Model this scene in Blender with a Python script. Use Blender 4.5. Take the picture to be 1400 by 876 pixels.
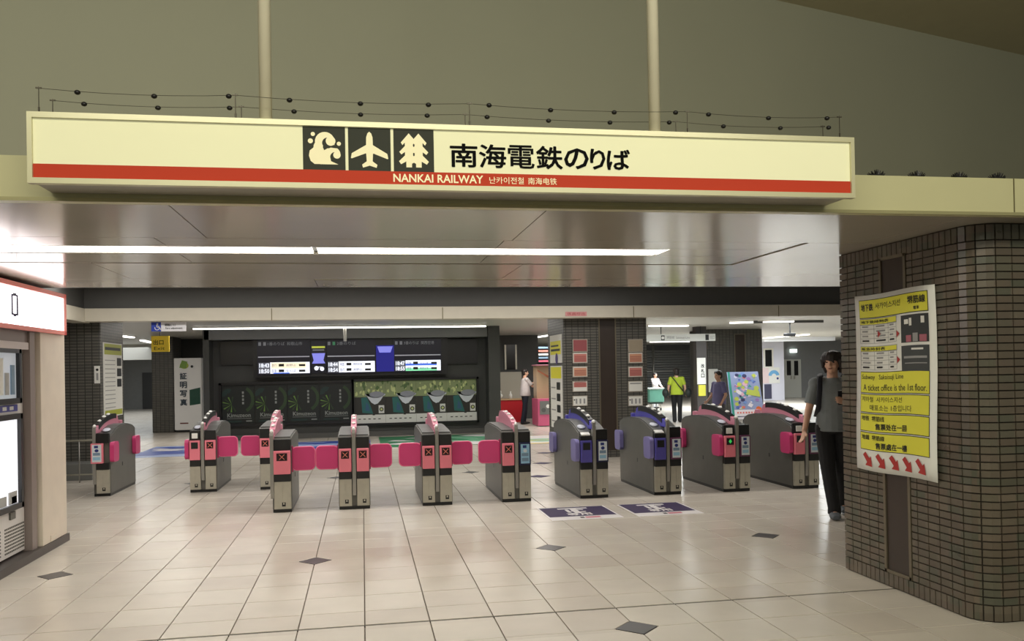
import bpy, math, random
from mathutils import Vector, Matrix, noise
for o in list(bpy.data.objects): bpy.data.objects.remove(o)
C = bpy.context.scene.collection
SC = bpy.context.scene
rnd = random.Random(7)
# ---------------------------------------------------------------- camera
F_PX, PITCH, YAW, ROLL, EYE, CYP = 1160.61113, 0.00766, 0.17464, -0.01846, 1.55878, 495
def cam_axes():
    p, y, r = PITCH, YAW, ROLL
    f = Vector((math.sin(y)*math.cos(p), math.cos(y)*math.cos(p), math.sin(p)))
    ri = Vector((math.cos(y), -math.sin(y), 0)); u = ri.cross(f)
    c, s = math.cos(r), math.sin(r)
    return c*ri+s*u, -s*ri+c*u, f
CR, CU, CF = cam_axes()
cd = bpy.data.cameras.new('camera'); cam = bpy.data.objects.new('camera', cd); C.objects.link(cam)
cam.matrix_world = Matrix(((CR.x, CU.x, -CF.x, 0), (CR.y, CU.y, -CF.y, 0), (CR.z, CU.z, -CF.z, EYE), (0, 0, 0, 1)))
cd.sensor_width = 36; cd.lens = F_PX/1400*36; cd.clip_start = .05; cd.clip_end = 200
SC.camera = cam; cd.shift_y = (CYP-438)/1400
# ---------------------------------------------------------------- world, lamps, exposure
SC.view_settings.view_transform = 'Standard'; SC.view_settings.look = 'None'
SC.view_settings.gamma = 1; SC.view_settings.use_curve_mapping = False
SC.view_settings.exposure = 0.0
w = bpy.data.worlds.new('world'); SC.world = w; w.use_nodes = True
w.node_tree.nodes['Background'].inputs[0].default_value = (.72, .74, .62, 1)
w.node_tree.nodes['Background'].inputs[1].default_value = .3
def area(name, loc, sx, sy, power, col, rot=(0, 0, 0)):
    l = bpy.data.lights.new(name, 'AREA'); l.shape = 'RECTANGLE'; l.size = sx; l.size_y = sy
    l.energy = power; l.color = col
    o = bpy.data.objects.new(name, l); C.objects.link(o); o.location = loc; o.rotation_euler = rot
    return o
WARM = (1, .965, .79); NEUT = (1, .95, .88); COOL = (.93, .98, 1)
area('hall_wall_fill', (.6, -.4, 4.55), 7, .8, 262, WARM, (math.radians(62), 0, 0))  # added fill out of view, tilted to brighten the upper wall
area('hall_lamp_rear', (0, -3.0, 4.0), 7, 2, 140, WARM)
area('recess_lamp', (-.6, 9.6, 2.95), 7, .5, 118, NEUT)
area('recess_lamp_right', (6.2, 9.8, 2.95), 5, .5, 70, NEUT)
area('recess_lamp_back', (0, 12.6, 2.95), 9, .5, 120, NEUT)
area('concourse_lamp', (0, 17.3, 2.55), 8, .5, 135, NEUT)
area('concourse_lamp_right', (9, 19, 2.5), 5, 2, 260, COOL)
area('corridor_lamp_right', (14, 29, 2.5), 8, 3, 800, COOL)
area('corridor_lamp_left', (-8.5, 33, 2.5), 3, 12, 240, COOL)
area('stall_lamp', (4.6, 22.0, 2.5), 2, 1, 80, NEUT)
area('booth_fill', (-5.4, 20.5, 2.55), 3, .6, 70, NEUT)  # added fill, brightens the booth front; no fixture of its own
# ---------------------------------------------------------------- helpers
def ray(px, py): return (CR*((px-700)/F_PX) + CU*((CYP-py)/F_PX) + CF)
def P(px, py, Y):                     # point of the picture on the plane y = Y
    d = ray(px, py); t = Y/d.y; return Vector((d.x*t, Y, EYE+d.z*t))
def PXX(px, py, X):
    d = ray(px, py); t = X/d.x; return Vector((X, d.y*t, EYE+d.z*t))
def G(px, py, z=0):
    d = ray(px, py); t = (z-EYE)/d.z; return Vector((d.x*t, d.y*t, z))
def lin(c):
    c = c/255; return c/12.92 if c <= .04045 else ((c+.055)/1.055)**2.4
MATS = {}
def mat(name, rgb, rough=.5, metal=0, emit=0, var=0, spec=.5, scale=6, coat=0, bump=0):
    if name in MATS: return MATS[name]
    m = bpy.data.materials.new(name); m.use_nodes = True; nt = m.node_tree; b = nt.nodes['Principled BSDF']
    col = tuple(lin(v) for v in rgb)+(1,)
    b.inputs['Base Color'].default_value = col; b.inputs['Roughness'].default_value = rough
    b.inputs['Metallic'].default_value = metal; b.inputs['Specular IOR Level'].default_value = spec
    b.inputs['Coat Weight'].default_value = coat
    if emit: b.inputs['Emission Color'].default_value = col; b.inputs['Emission Strength'].default_value = emit
    g = nt.nodes.new('ShaderNodeNewGeometry'); n = nt.nodes.new('ShaderNodeTexNoise')
    n.inputs['Scale'].default_value = scale; n.inputs['Detail'].default_value = 4
    nt.links.new(g.outputs['Position'], n.inputs['Vector'])
    if var and not emit:
        r = nt.nodes.new('ShaderNodeMapRange'); r.inputs[3].default_value = 1-var; r.inputs[4].default_value = 1+var
        r.inputs[1].default_value = .3; r.inputs[2].default_value = .7
        h = nt.nodes.new('ShaderNodeHueSaturation'); h.inputs['Color'].default_value = col
        nt.links.new(n.outputs[0], r.inputs[0]); nt.links.new(r.outputs[0], h.inputs['Value']); nt.links.new(h.outputs[0], b.inputs['Base Color'])
    if bump:
        bp = nt.nodes.new('ShaderNodeBump'); bp.inputs['Strength'].default_value = bump; bp.inputs['Distance'].default_value = .01
        nt.links.new(n.outputs[0], bp.inputs['Height']); nt.links.new(bp.outputs[0], b.inputs['Normal'])
    MATS[name] = m; return m
def cellmat(name, cols, cell, rough, amount=.1, off=(0, 0, 0), dirt=.08, spec=.5, swapz=False):
    """colour that differs from tile to tile, by the cell the tile lies in"""
    m = bpy.data.materials.new(name); m.use_nodes = True; nt = m.node_tree; b = nt.nodes['Principled BSDF']; L = nt.links.new
    g = nt.nodes.new('ShaderNodeNewGeometry')
    s = nt.nodes.new('ShaderNodeVectorMath'); s.operation = 'SUBTRACT'; s.inputs[1].default_value = off
    d = nt.nodes.new('ShaderNodeVectorMath'); d.operation = 'DIVIDE'; d.inputs[1].default_value = cell
    f = nt.nodes.new('ShaderNodeVectorMath'); f.operation = 'FLOOR'
    wn = nt.nodes.new('ShaderNodeTexWhiteNoise'); cr = nt.nodes.new('ShaderNodeValToRGB')
    L(g.outputs['Position'], s.inputs[0]); L(s.outputs[0], d.inputs[0]); L(d.outputs[0], f.inputs[0]); L(f.outputs[0], wn.inputs['Vector']); L(wn.outputs['Value'], cr.inputs[0])
    e = cr.color_ramp; k = len(cols)
    e.elements[0].color = tuple(lin(v) for v in cols[0])+(1,); e.elements[1].color = tuple(lin(v) for v in cols[-1])+(1,)
    for i in range(1, k-1):
        x = e.elements.new(i/(k-1)); x.color = tuple(lin(v) for v in cols[i])+(1,)
    n = nt.nodes.new('ShaderNodeTexNoise'); n.inputs['Scale'].default_value = 2.2; n.inputs['Detail'].default_value = 6
    L(g.outputs['Position'], n.inputs['Vector'])
    r = nt.nodes.new('ShaderNodeMapRange'); r.inputs[1].default_value = .3; r.inputs[2].default_value = .7; r.inputs[3].default_value = 1-dirt; r.inputs[4].default_value = 1+dirt
    h = nt.nodes.new('ShaderNodeHueSaturation'); L(cr.outputs[0], h.inputs['Color']); L(n.outputs[0], r.inputs[0]); L(r.outputs[0], h.inputs['Value'])
    L(h.outputs[0], b.inputs['Base Color'])
    r2 = nt.nodes.new('ShaderNodeMapRange'); r2.inputs[3].default_value = rough*.92; r2.inputs[4].default_value = rough*1.08
    L(n.outputs[0], r2.inputs[0]); L(r2.outputs[0], b.inputs['Roughness']); b.inputs['Specular IOR Level'].default_value = spec
    MATS[name] = m; return m
def brickmat(name, c1, c2, mortar, bw, bh, ms=.006, rough=.45):
    m = bpy.data.materials.new(name); m.use_nodes = True; nt = m.node_tree; b = nt.nodes['Principled BSDF']; L = nt.links.new
    g = nt.nodes.new('ShaderNodeNewGeometry'); sp = nt.nodes.new('ShaderNodeSeparateXYZ'); ad = nt.nodes.new('ShaderNodeMath'); cb = nt.nodes.new('ShaderNodeCombineXYZ')
    L(g.outputs['Position'], sp.inputs[0]); L(sp.outputs[0], ad.inputs[0]); L(sp.outputs[1], ad.inputs[1]); L(ad.outputs[0], cb.inputs[0]); L(sp.outputs[2], cb.inputs[1])
    t = nt.nodes.new('ShaderNodeTexBrick'); t.offset = 0; t.inputs['Scale'].default_value = 1; t.inputs['Mortar Size'].default_value = ms
    t.inputs['Brick Width'].default_value = bw; t.inputs['Row Height'].default_value = bh
    for k, c in (('Color1', c1), ('Color2', c2), ('Mortar', mortar)): t.inputs[k].default_value = tuple(lin(v) for v in c)+(1,)
    L(cb.outputs[0], t.inputs['Vector']); L(t.outputs[0], b.inputs['Base Color']); b.inputs['Roughness'].default_value = rough
    MATS[name] = m; return m

class MB:
    def __init__(s): s.v = []; s.f = []; s.m = []
    def add(s, vs, fs, mi=0):
        b = len(s.v); s.v += [tuple(v) for v in vs]; s.f += [tuple(i+b for i in f) for f in fs]; s.m += [mi]*len(fs)
    def box(s, a, b, mi=0, ch=0):
        x0, y0, z0 = a; x1, y1, z1 = b
        if not ch:
            s.add([(x0,y0,z0),(x1,y0,z0),(x1,y1,z0),(x0,y1,z0),(x0,y0,z1),(x1,y0,z1),(x1,y1,z1),(x0,y1,z1)],
                  [(0,3,2,1),(4,5,6,7),(0,1,5,4),(1,2,6,5),(2,3,7,6),(3,0,4,7)], mi); return s
        import bmesh
        bm = bmesh.new(); bmesh.ops.create_cube(bm, size=1)
        for v in bm.verts: v.co = Vector(((x0+x1)/2+v.co.x*(x1-x0), (y0+y1)/2+v.co.y*(y1-y0), (z0+z1)/2+v.co.z*(z1-z0)))
        bmesh.ops.bevel(bm, geom=bm.edges[:], offset=ch, segments=2, affect='EDGES', profile=.6)
        s.add([v.co for v in bm.verts], [[v.index for v in f.verts] for f in bm.faces], mi) if bm.verts.index_update() is None else 0
        bm.free(); return s
    def prism(s, pts, o, u, v, n, t, mi=0):
        """flat outline pts (u,v) at o, thickness t along n (from o towards n)"""
        o, u, v, n = map(Vector, (o, u, v, n)); k = len(pts)
        a = [o+u*p[0]+v*p[1] for p in pts]; b = [q+n*t for q in a]
        s.add(a+b, [tuple(range(k))[::-1], tuple(range(k, 2*k))]+[(i, (i+1) % k, k+(i+1) % k, k+i) for i in range(k)], mi); return s
    def face(s, pts, mi=0): s.add(pts, [tuple(range(len(pts)))], mi); return s
    def tube(s, pts, r, n=8, mi=0, ref=None, cap=True):
        """loft through pts; r: number or list of numbers or (a,b) pairs, a along ref"""
        pts = [Vector(p) for p in pts]; k = len(pts)
        if not isinstance(r, (list, tuple)): r = [r]*k
        ref = Vector(ref) if ref else None; vs = []
        for i, p in enumerate(pts):
            t = (pts[min(i+1, k-1)]-pts[max(i-1, 0)]).normalized()
            rf = ref if ref else (prev if i else (Vector((0, 0, 1)) if abs(t.z) < .9 else Vector((1, 0, 0))))
            a = (rf-t*rf.dot(t)).normalized(); b = t.cross(a); prev = a
            ra, rb = r[i] if isinstance(r[i], (list, tuple)) else (r[i], r[i])
            for j in range(n):
                th = 2*math.pi*j/n; vs.append(p+a*ra*math.cos(th)+b*rb*math.sin(th))
        fs = [(i*n+j, i*n+(j+1) % n, (i+1)*n+(j+1) % n, (i+1)*n+j) for i in range(k-1) for j in range(n)]
        if cap: fs += [tuple(range(n))[::-1], tuple(range((k-1)*n, k*n))]
        s.add(vs, fs, mi); return s
    def ball(s, c, r, n=10, m=7, mi=0, R=None):
        rx, ry, rz = r if isinstance(r, (list, tuple)) else (r, r, r); vs = []; c = Vector(c)
        for i in range(1, m):
            ph = math.pi*i/m
            for j in range(n):
                th = 2*math.pi*j/n; vs.append(Vector((rx*math.sin(ph)*math.cos(th), ry*math.sin(ph)*math.sin(th), rz*math.cos(ph))))
        vs += [Vector((0, 0, rz)), Vector((0, 0, -rz))]
        if R: vs = [R @ q for q in vs]
        vs = [c+q for q in vs]; T = len(vs)-2
        fs = [(i*n+j, (i+1)*n+j, (i+1)*n+(j+1) % n, i*n+(j+1) % n) for i in range(m-2) for j in range(n)]
        fs += [(T, j, (j+1) % n) for j in range(n)]+[(T+1, (m-2)*n+(j+1) % n, (m-2)*n+j) for j in range(n)]
        s.add(vs, fs, mi); return s
    def build(s, name, mats, parent=None, world=True, smooth=False):
        if not isinstance(mats, (list, tuple)): mats = [mats]
        me = bpy.data.meshes.new(name); off = Vector((0, 0, 0))
        if parent is not None and world:
            q = parent
            while q is not None: off += q.location; q = q.parent
        me.from_pydata([tuple(Vector(v)-off) for v in s.v], [], s.f)
        for m in mats: me.materials.append(m)
        me.polygons.foreach_set('material_index', s.m)
        if smooth: me.polygons.foreach_set('use_smooth', [True]*len(me.polygons))
        me.update(); o = bpy.data.objects.new(name, me); C.objects.link(o); o.parent = parent
        return o
def tag(o, label=None, cat=None, group=None, kind=None):
    for k, v in (('label', label), ('category', cat), ('group', group), ('kind', kind)):
        if v: o[k] = v
    return o
def thing(name, label, cat, loc=(0, 0, 0), group=None, kind=None):
    o = bpy.data.objects.new(name, None); C.objects.link(o); o.location = loc; o.empty_display_size = .1
    return tag(o, label, cat, group, kind)
def struct(name, mb, m, label=None, smooth=False):
    o = mb.build(name, m, None, smooth=smooth); o['kind'] = 'structure'
    if label: o['label'] = label
    return o
def bx(a, b, mi=0, ch=0): return MB().box(a, b, mi, ch)
# text -> polygons
_cache = {}
def glyphs(txt, bold=0.0):
    key = (txt, bold)
    if key not in _cache:
        cu = bpy.data.curves.new('t', 'FONT'); cu.body = txt; cu.size = 1; cu.offset = bold; cu.resolution_u = 2; cu.fill_mode = 'FRONT'
        ob = bpy.data.objects.new('t', cu); C.objects.link(ob); bpy.context.view_layer.update()
        me = bpy.data.meshes.new_from_object(ob.evaluated_get(bpy.context.evaluated_depsgraph_get()))
        vs = [v.co.copy() for v in me.vertices]; fs = [tuple(p.vertices) for p in me.polygons]
        bpy.data.objects.remove(ob); bpy.data.curves.remove(cu); bpy.data.meshes.remove(me)
        _cache[key] = (vs, fs)
    return _cache[key]
class Sheet:
    """flat print: shapes laid on a surface, in metres from o along u and v"""
    def __init__(s, o, u, v, step=.0012):
        s.o, s.u, s.v = Vector(o), Vector(u), Vector(v); s.n = s.u.cross(s.v); s.step = step; s.mb = MB(); s.mats = []
    def mi(s, m):
        if m not in s.mats: s.mats.append(m)
        return s.mats.index(m)
    def pt(s, p, l): return s.o+s.u*p[0]+s.v*p[1]+s.n*(s.step*l)
    def poly(s, pts, m, l=1): s.mb.face([s.pt(p, l) for p in pts], s.mi(m)); return s
    def rect(s, a, b, c, d, m, l=1): return s.poly([(a, b), (c, b), (c, d), (a, d)], m, l)
    def disc(s, x, y, r, m, l=1, ry=None, n=20): return s.poly([(x+r*math.cos(6.2832*i/n), y+(ry or r)*math.sin(6.2832*i/n)) for i in range(n)], m, l)
    def arc(s, x, y, r0, r1, a0, a1, m, l=1, n=14):
        for i in range(n):
            t0 = math.radians(a0+(a1-a0)*i/n); t1 = math.radians(a0+(a1-a0)*(i+1)/n)
            s.poly([(x+r0*math.cos(t0), y+r0*math.sin(t0)), (x+r1*math.cos(t0), y+r1*math.sin(t0)), (x+r1*math.cos(t1), y+r1*math.sin(t1)), (x+r0*math.cos(t1), y+r0*math.sin(t1))], m, l)
        return s
    def text(s, txt, x0, y0, x1, y1, m, l=2, bold=0.0):
        vs, fs = glyphs(txt)
        if not vs: return s
        a = min(v.x for v in vs); b = max(v.x for v in vs); c = min(v.y for v in vs); d = max(v.y for v in vs)
        kx, ky = (x1-x0)/(b-a), (y1-y0)/(d-c)
        offs = [(0, 0)]+([(bold*math.cos(q*math.pi/4)*kx, bold*math.sin(q*math.pi/4)*ky) for q in range(8)] if bold else [])
        for i, (ox, oy) in enumerate(offs):
            s.mb.add([s.pt((x0+ox+(v.x-a)*kx, y0+oy+(v.y-c)*ky), l+i*.04) for v in vs], fs, s.mi(m))
        return s
    def build(s, name, parent): return s.mb.build(name, s.mats, parent)
# ---------------------------------------------------------------- materials
M_white = mat('white_paint', (225, 222, 212), .4)
M_cream = mat('cream_paint', (212, 205, 182), .35, var=.03)
M_fascia = mat('fascia_enamel', (202, 198, 156), .35, var=.03, scale=1)
M_soffit = mat('glossy_ceiling_panel', (176, 168, 154), .15, var=.04, scale=1.2, spec=.6)
M_wall = mat('grey_green_wall', (158, 158, 140), .7, var=.03, scale=.6)
M_dark = mat('dark_grey_wall', (62, 63, 61), .5, var=.06, scale=2)
M_mid = mat('mid_grey_wall', (112, 113, 110), .5, var=.04)
M_lgrey = mat('light_grey_wall', (168, 168, 166), .5, var=.04)
M_far = mat('far_ceiling', (178, 176, 168), .4)
M_black = mat('black_plastic', (24, 24, 25), .35)
M_dgrey = mat('charcoal_metal', (104, 103, 98), .36, metal=.25, var=.06)
M_deck = mat('deck_plastic', (86, 87, 86), .42)
M_steel = mat('brushed_steel', (186, 182, 168), .32, metal=.45, var=.05, scale=14)
M_pink = mat('pink_panel', (240, 132, 148), .35, var=.02)
M_hot = mat('magenta_flap', (206, 62, 120), .35)
M_hotrim = mat('pink_flap_rim', (244, 128, 166), .35)
M_rose = mat('rose_fin', (206, 132, 152), .35)
M_blue = mat('blue_violet_fin', (76, 72, 168), .35)
M_bluef = mat('lavender_flap', (128, 122, 178), .4)
M_lav = mat('violet_panel', (84, 78, 160), .35)
M_red = mat('stripe_red', (196, 66, 44), .4)
M_ink = mat('ink_black', (22, 22, 22), .5)
M_lampw = mat('white_lens', (240, 240, 236), .25)
M_tube = mat('tube_light', (255, 250, 240), emit=9)
M_tubefar = mat('tube_light_far', (255, 252, 245), emit=3.2)
M_green = mat('print_green', (30, 110, 80), .5)
M_yellow = mat('print_yellow', (228, 222, 40), .5)
M_paper = mat('paper_white', (226, 226, 220), .55)
M_skin = mat('skin', (214, 168, 142), .5, var=.03, scale=12)
M_hair = mat('hair', (34, 26, 24), .5)
# ---------------------------------------------------------------- floor: slab, tiles one by one
floor = struct('floor', bx((-16, -3, -.12), (30, 50, -.012)), mat('grout', (104, 94, 84), .8), 'cream stone tile floor with dark diamond insets')
M_tile = cellmat('floor_tile', [(196, 187, 176), (202, 194, 183), (206, 199, 188), (199, 191, 179)], (.4, .4, 5), .24, off=(-.411, 5.625, -1), dirt=.05)
M_dia = mat('diamond_inset', (74, 72, 74), .3, var=.05)
M_gold = mat('expansion_joint', (52, 46, 40), .6)
X0, T, GAP = -.411, .4, .0035
ROWS0 = 5.312                       # expansion joint
# the first row beyond the joint is a cut one (0.31 m); afterwards full tiles
def rows():
    out = []
    y = ROWS0+.01; out.append((y, 5.625)); y = 5.625
    while y < 49.5: out.append((y, y+T)); y += T
    y = ROWS0-.01; out.insert(0, (4.885, y)); y = 4.885
    while y > 1.5: out.insert(0, (y-T, y)); y -= T
    return out
DIA = [(x, y) for y in (4.885, 7.225, 12.825) for x in (-2.411, -.411, 1.589, 3.589, 5.589) if (x, y) != (3.589, 4.885)]
DS = .135
tile_meshes = {}
def tile_geo(w_, d_, cuts):
    """slab w_ x d_ with bevelled top edge; cuts = set of corners ('ll','lr','ur','ul') taken by a diamond"""
    g = GAP; x0, y0, x1, y1 = g, g, w_-g, d_-g; c = DS
    pts = []
    pts += [(x0+c, y0), ] if 'll' in cuts else [(x0, y0)]
    if 'lr' in cuts: pts += [(x1-c, y0), (x1, y0+c)]
    else: pts += [(x1, y0)]
    if 'ur' in cuts: pts += [(x1, y1-c), (x1-c, y1)]
    else: pts += [(x1, y1)]
    if 'ul' in cuts: pts += [(x0+c, y1), (x0, y1-c)]
    else: pts += [(x0, y1)]
    if 'll' in cuts: pts += [(x0, y0+c)]
    cx, cy = w_/2, d_/2; k = len(pts); e = .0025
    inn = [(p[0]+(cx-p[0])*e/abs(cx), p[1]+(cy-p[1])*e/abs(cy)) for p in pts]
    vs = [(p[0], p[1], -.014) for p in pts]+[(p[0], p[1], -.0012) for p in pts]+[(p[0], p[1], 0) for p in inn]
    fs = [(i, (i+1) % k, k+(i+1) % k, k+i) for i in range(k)]+[(k+i, k+(i+1) % k, 2*k+(i+1) % k, 2*k+i) for i in range(k)]+[tuple(range(2*k, 3*k))]
    return vs, fs
def cuts_for(x, y, w_, d_):
    s = set()
    for dx, dy in DIA:
        for nm, cx, cy in (('ll', x, y), ('lr', x+w_, y), ('ur', x+w_, y+d_), ('ul', x, y+d_)):
            if abs(cx-dx) < .03 and abs(cy-dy) < .03: s.add(nm)
    return s
tiles = []
for (ya, yb) in rows():
    for c in range(-36, 72):
        tiles.append((X0+c*T, ya, yb-ya))
def vis_size(x, y, d_):
    v = Vector((x+.2, y+d_/2, -EYE)); z = v.dot(CF)
    if z < .5: return None
    px = 700+F_PX*v.dot(CR)/z; py = CYP-F_PX*v.dot(CU)/z
    if px < -25 or px > 1420 or py > 905: return None
    if px < 84 and y < 8.7 and x < -2.9: return None
    if px > 1160 and y > 4.7 and x > 3.6: return None
    return -y
vis = sorted([(vis_size(*t), i) for i, t in enumerate(tiles) if vis_size(*t) is not None], reverse=True)
near = set(i for _, i in vis[:300]); rest = MB()
for i, (x, y, d_) in enumerate(tiles):
    cu = cuts_for(x, y, T, d_)
    if i in near:
        key = (round(d_, 3), tuple(sorted(cu)))
        if key not in tile_meshes:
            vs, fs = tile_geo(T, d_, cu); mb = MB(); mb.add(vs, fs); o = mb.build('tile', M_tile, floor); tile_meshes[key] = o.data
        else:
            o = bpy.data.objects.new('tile', tile_meshes[key]); C.objects.link(o); o.parent = floor
        o.location = (x, y, rnd.uniform(-.0006, .0004))
    else:
        if y < 3 or x < -15.5 or x > 28: continue
        vs, fs = tile_geo(T, d_, cu); rest.add([(v[0]+x, v[1]+y, v[2]) for v in vs], fs)
rest.build('distant_tiles', M_tile, floor)['kind'] = 'stuff'
for dx, dy in DIA:
    r = DS-.006
    MB().prism([(-r, 0), (0, -r), (r, 0), (0, r)], (dx+.0, dy, -.013), (1, 0, 0), (0, 1, 0), (0, 0, 1), .0132).build('diamond_inset', M_dia, floor)
bx((-6, ROWS0-.009, -.012), (12, ROWS0+.009, -.003)).build('expansion_joint', M_gold, floor)
# ---------------------------------------------------------------- ceilings, fascia, walls
SZ = 2.372
sof = struct('ceiling', bx((-9, 4.22, SZ+.02), (14, 8.3, 2.55)), mat('void', (60, 60, 58), .8), 'glossy grey panelled soffit over the gates')
# panels of the soffit, split around the light trough and the groove
def soffit_panel(x0, y0, x1, y1, name='ceiling_panel'):
    return bx((x0+.003, y0+.003, SZ), (x1-.003, y1-.003, SZ+.03)).build(name, M_soffit, sof)
for a, b in ((-9, -6.2), (-6.2, -3.4), (-3.4, -.9), (-.9, .95), (.95, 3.4), (3.4, 6.2), (6.2, 9), (9, 14)):
    soffit_panel(a, 4.22, b, 5.3)
soffit_panel(-9, 5.3, -3.0, 8.3); soffit_panel(2.99, 5.3, 5.5, 8.3); soffit_panel(5.5, 5.3, 9, 8.3); soffit_panel(9, 5.3, 14, 8.3)
for a, b in ((-3.0, -1.2), (-1.2, .9), (.9, 2.95)):
    soffit_panel(a, 5.3, b, 5.64); soffit_panel(a, 6.0, b, 6.47)
soffit_panel(2.13, 5.64, 2.95, 6.0)
for a, b in ((-3.0, -1.9), (-1.9, 1.25), (1.25, 2.99)):
    soffit_panel(a, 6.52, b, 7.6)
for a, b in ((-3.0, -.4), (2.0, 2.99)): soffit_panel(a, 7.6, b, 8.3)
soffit_panel(-.4, 7.66, 2.0, 8.3)
M_groove = mat('groove_trim', (112, 104, 72), .4, metal=.3)
mb = MB(); mb.box((-3.0, 6.472, SZ+.006), (2.99, 6.518, SZ+.03)); mb.box((2.953, 5.3, SZ+.006), (2.988, 6.47, SZ+.03)); mb.build('groove_trim', M_groove, sof)
bx((-.4, 7.602, SZ+.004), (2.0, 7.657, SZ+.03)).build('light_line_strip', mat('light_line_beige', (196, 186, 140), .3, metal=.4), sof)  # pale strip, its colour stands in for a dim line of light on the soffit
# recessed line light (two lengths)
for i, (a, b) in enumerate(((-2.78, -.315), (-.285, 2.12))):
    t = thing('ceiling_light', ['long recessed tube light running left from the join to the shop', 'long recessed tube light ending above the right half of the gates'][i], 'ceiling light', (a, 5.82, SZ))
    mb = MB(); mb.box((a, 5.645, SZ+.001), (b, 5.68, SZ+.05)); mb.box((a, 5.96, SZ+.001), (b, 5.995, SZ+.05)); mb.box((a, 5.68, SZ+.04), (b, 5.96, SZ+.05))
    mb.build('light_trough', M_white, t)
    bx((a+.004, 5.682, SZ+.004), (b-.004, 5.958, SZ+.02)).build('diffuser', M_tube, t)
fa = struct('trim_1', bx((-9, 4.2, SZ-.004), (14, 4.26, 2.575)), M_fascia, 'cream enamelled fascia band above the soffit edge')
bx((-9, 4.26, 2.54), (14, 9.0, 2.572)).build('ledge', M_cream, fa)
bx((-9, 4.19, SZ-.006), (14, 4.2, SZ+.012)).build('bottom_lip', mat('lip_metal', (178, 172, 130), .3, metal=.4), fa)
bx((3.62, 4.197, 2.385), (3.626, 4.2, 2.575)).build('panel_joint', M_groove, fa)
struct('trim_2', bx((-9, 8.3, SZ), (14, 8.34, 2.99)), M_dark, 'riser behind the soffit')
# upper hall wall, angled, and hall ceiling
ang = math.radians(15.6); wd = Vector((math.cos(ang), math.sin(ang), 0)); wn = Vector((-wd.y, wd.x, 0)); wo = Vector((-3.2, 5.05, 0))
mb = MB(); pl = lambda s, z: wo+wd*s+Vector((0, 0, z))
mb.prism([(-6, 2.56), (16, 2.56), (16, 5.0), (-6, 5.0)], wo, wd, (0, 0, 1), wn, .15)
struct('wall_upper', mb, M_wall, 'grey green plaster wall above the fascia')
struct('ceiling.001', bx((-14, -8, 4.78), (18, 12, 4.95)), mat('hall_ceiling', (196, 188, 164), .8, var=.02), 'plain ceiling of the tall front hall')
# recess over the gates, beam, concourse ceiling
struct('ceiling.002', bx((-16, 8.3, 3.0), (30, 14.1, 3.1)), M_dark, 'raised dark ceiling over the gates')
struct('wall_beam', bx((-4.35, 14.0, 2.57), (30, 14.2, 3.0)), M_mid if False else mat('band_grey', (88, 88, 86), .5, var=.03), 'dark grey band above the cream beam')
bm_ = struct('trim_3', bx((-4.15, 13.84, 2.395), (30, 14.15, 2.595), ch=.006), mat('beam_paint', (206, 200, 184), .35, var=.03), 'cream beam across the hall behind the gates')
for x in (-1.4, 1.3, 4.55, 7.2): bx((x, 13.836, 2.39), (x+.012, 13.84, 2.58)).build('panel_joint', M_groove, bm_)
struct('trim_4', bx((-4.4, 8.6, 2.385), (-4.15, 14.1, 2.595), ch=.006), mat('beam_paint', (206, 200, 184)), 'cream beam returning towards the shop')
struct('wall_left', bx((-4.6, 8.4, 2.585), (-4.2, 14.2, 3.0)), mat('band_grey', (88, 88, 86)), 'dark band over the left beam')
struct('ceiling.003', bx((-16, 14.1, 2.6), (30, 50, 2.7)), M_far, 'pale concourse ceiling beyond the beam')
struct('wall_far', bx((-16, 46, 0), (30, 46.3, 2.6)), M_mid)
struct('wall_far_left', bx((-16, 14.2, 0), (-15.8, 46, 2.6)), M_mid)
struct('wall_far_right', bx((29.8, 14.2, 0), (30, 46, 2.6)), M_mid)
# ---------------------------------------------------------------- tiled pillar on the right
M_ptile = cellmat('pillar_tile', [(98, 87, 77), (88, 80, 69), (104, 94, 82), (80, 81, 69), (94, 83, 72), (90, 87, 74)], (.108, .108, .0472), .28, off=(3.572+.02, 4.455-.04, .1), dirt=.14)
M_pgrout = mat('pillar_grout', (52, 46, 38), .9)
PX0, PY0, PY1, PR = 3.572, 4.455, 5.9, .17
pil = struct('tiled_pillar', bx((PX0+.012, PY0+PR, 0), (6.0, PY1-.012, SZ)), M_pgrout, 'brown glazed tile pillar with rounded corner at the right edge')
mb = MB()
cc = [(PX0+PR-(PR-.012)*math.cos(math.radians(a)), PY0+PR-(PR-.012)*math.sin(math.radians(a))) for a in range(0, 91, 15)]
mb.prism(cc+[(6.0, PY0+.012), (6.0, PY0+PR+.01), (PX0+.012, PY0+PR+.01)], (0, 0, 0), (1, 0, 0), (0, 1, 0), (0, 0, 1), SZ)
mb.build('pillar_core', M_pgrout, pil)
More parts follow.
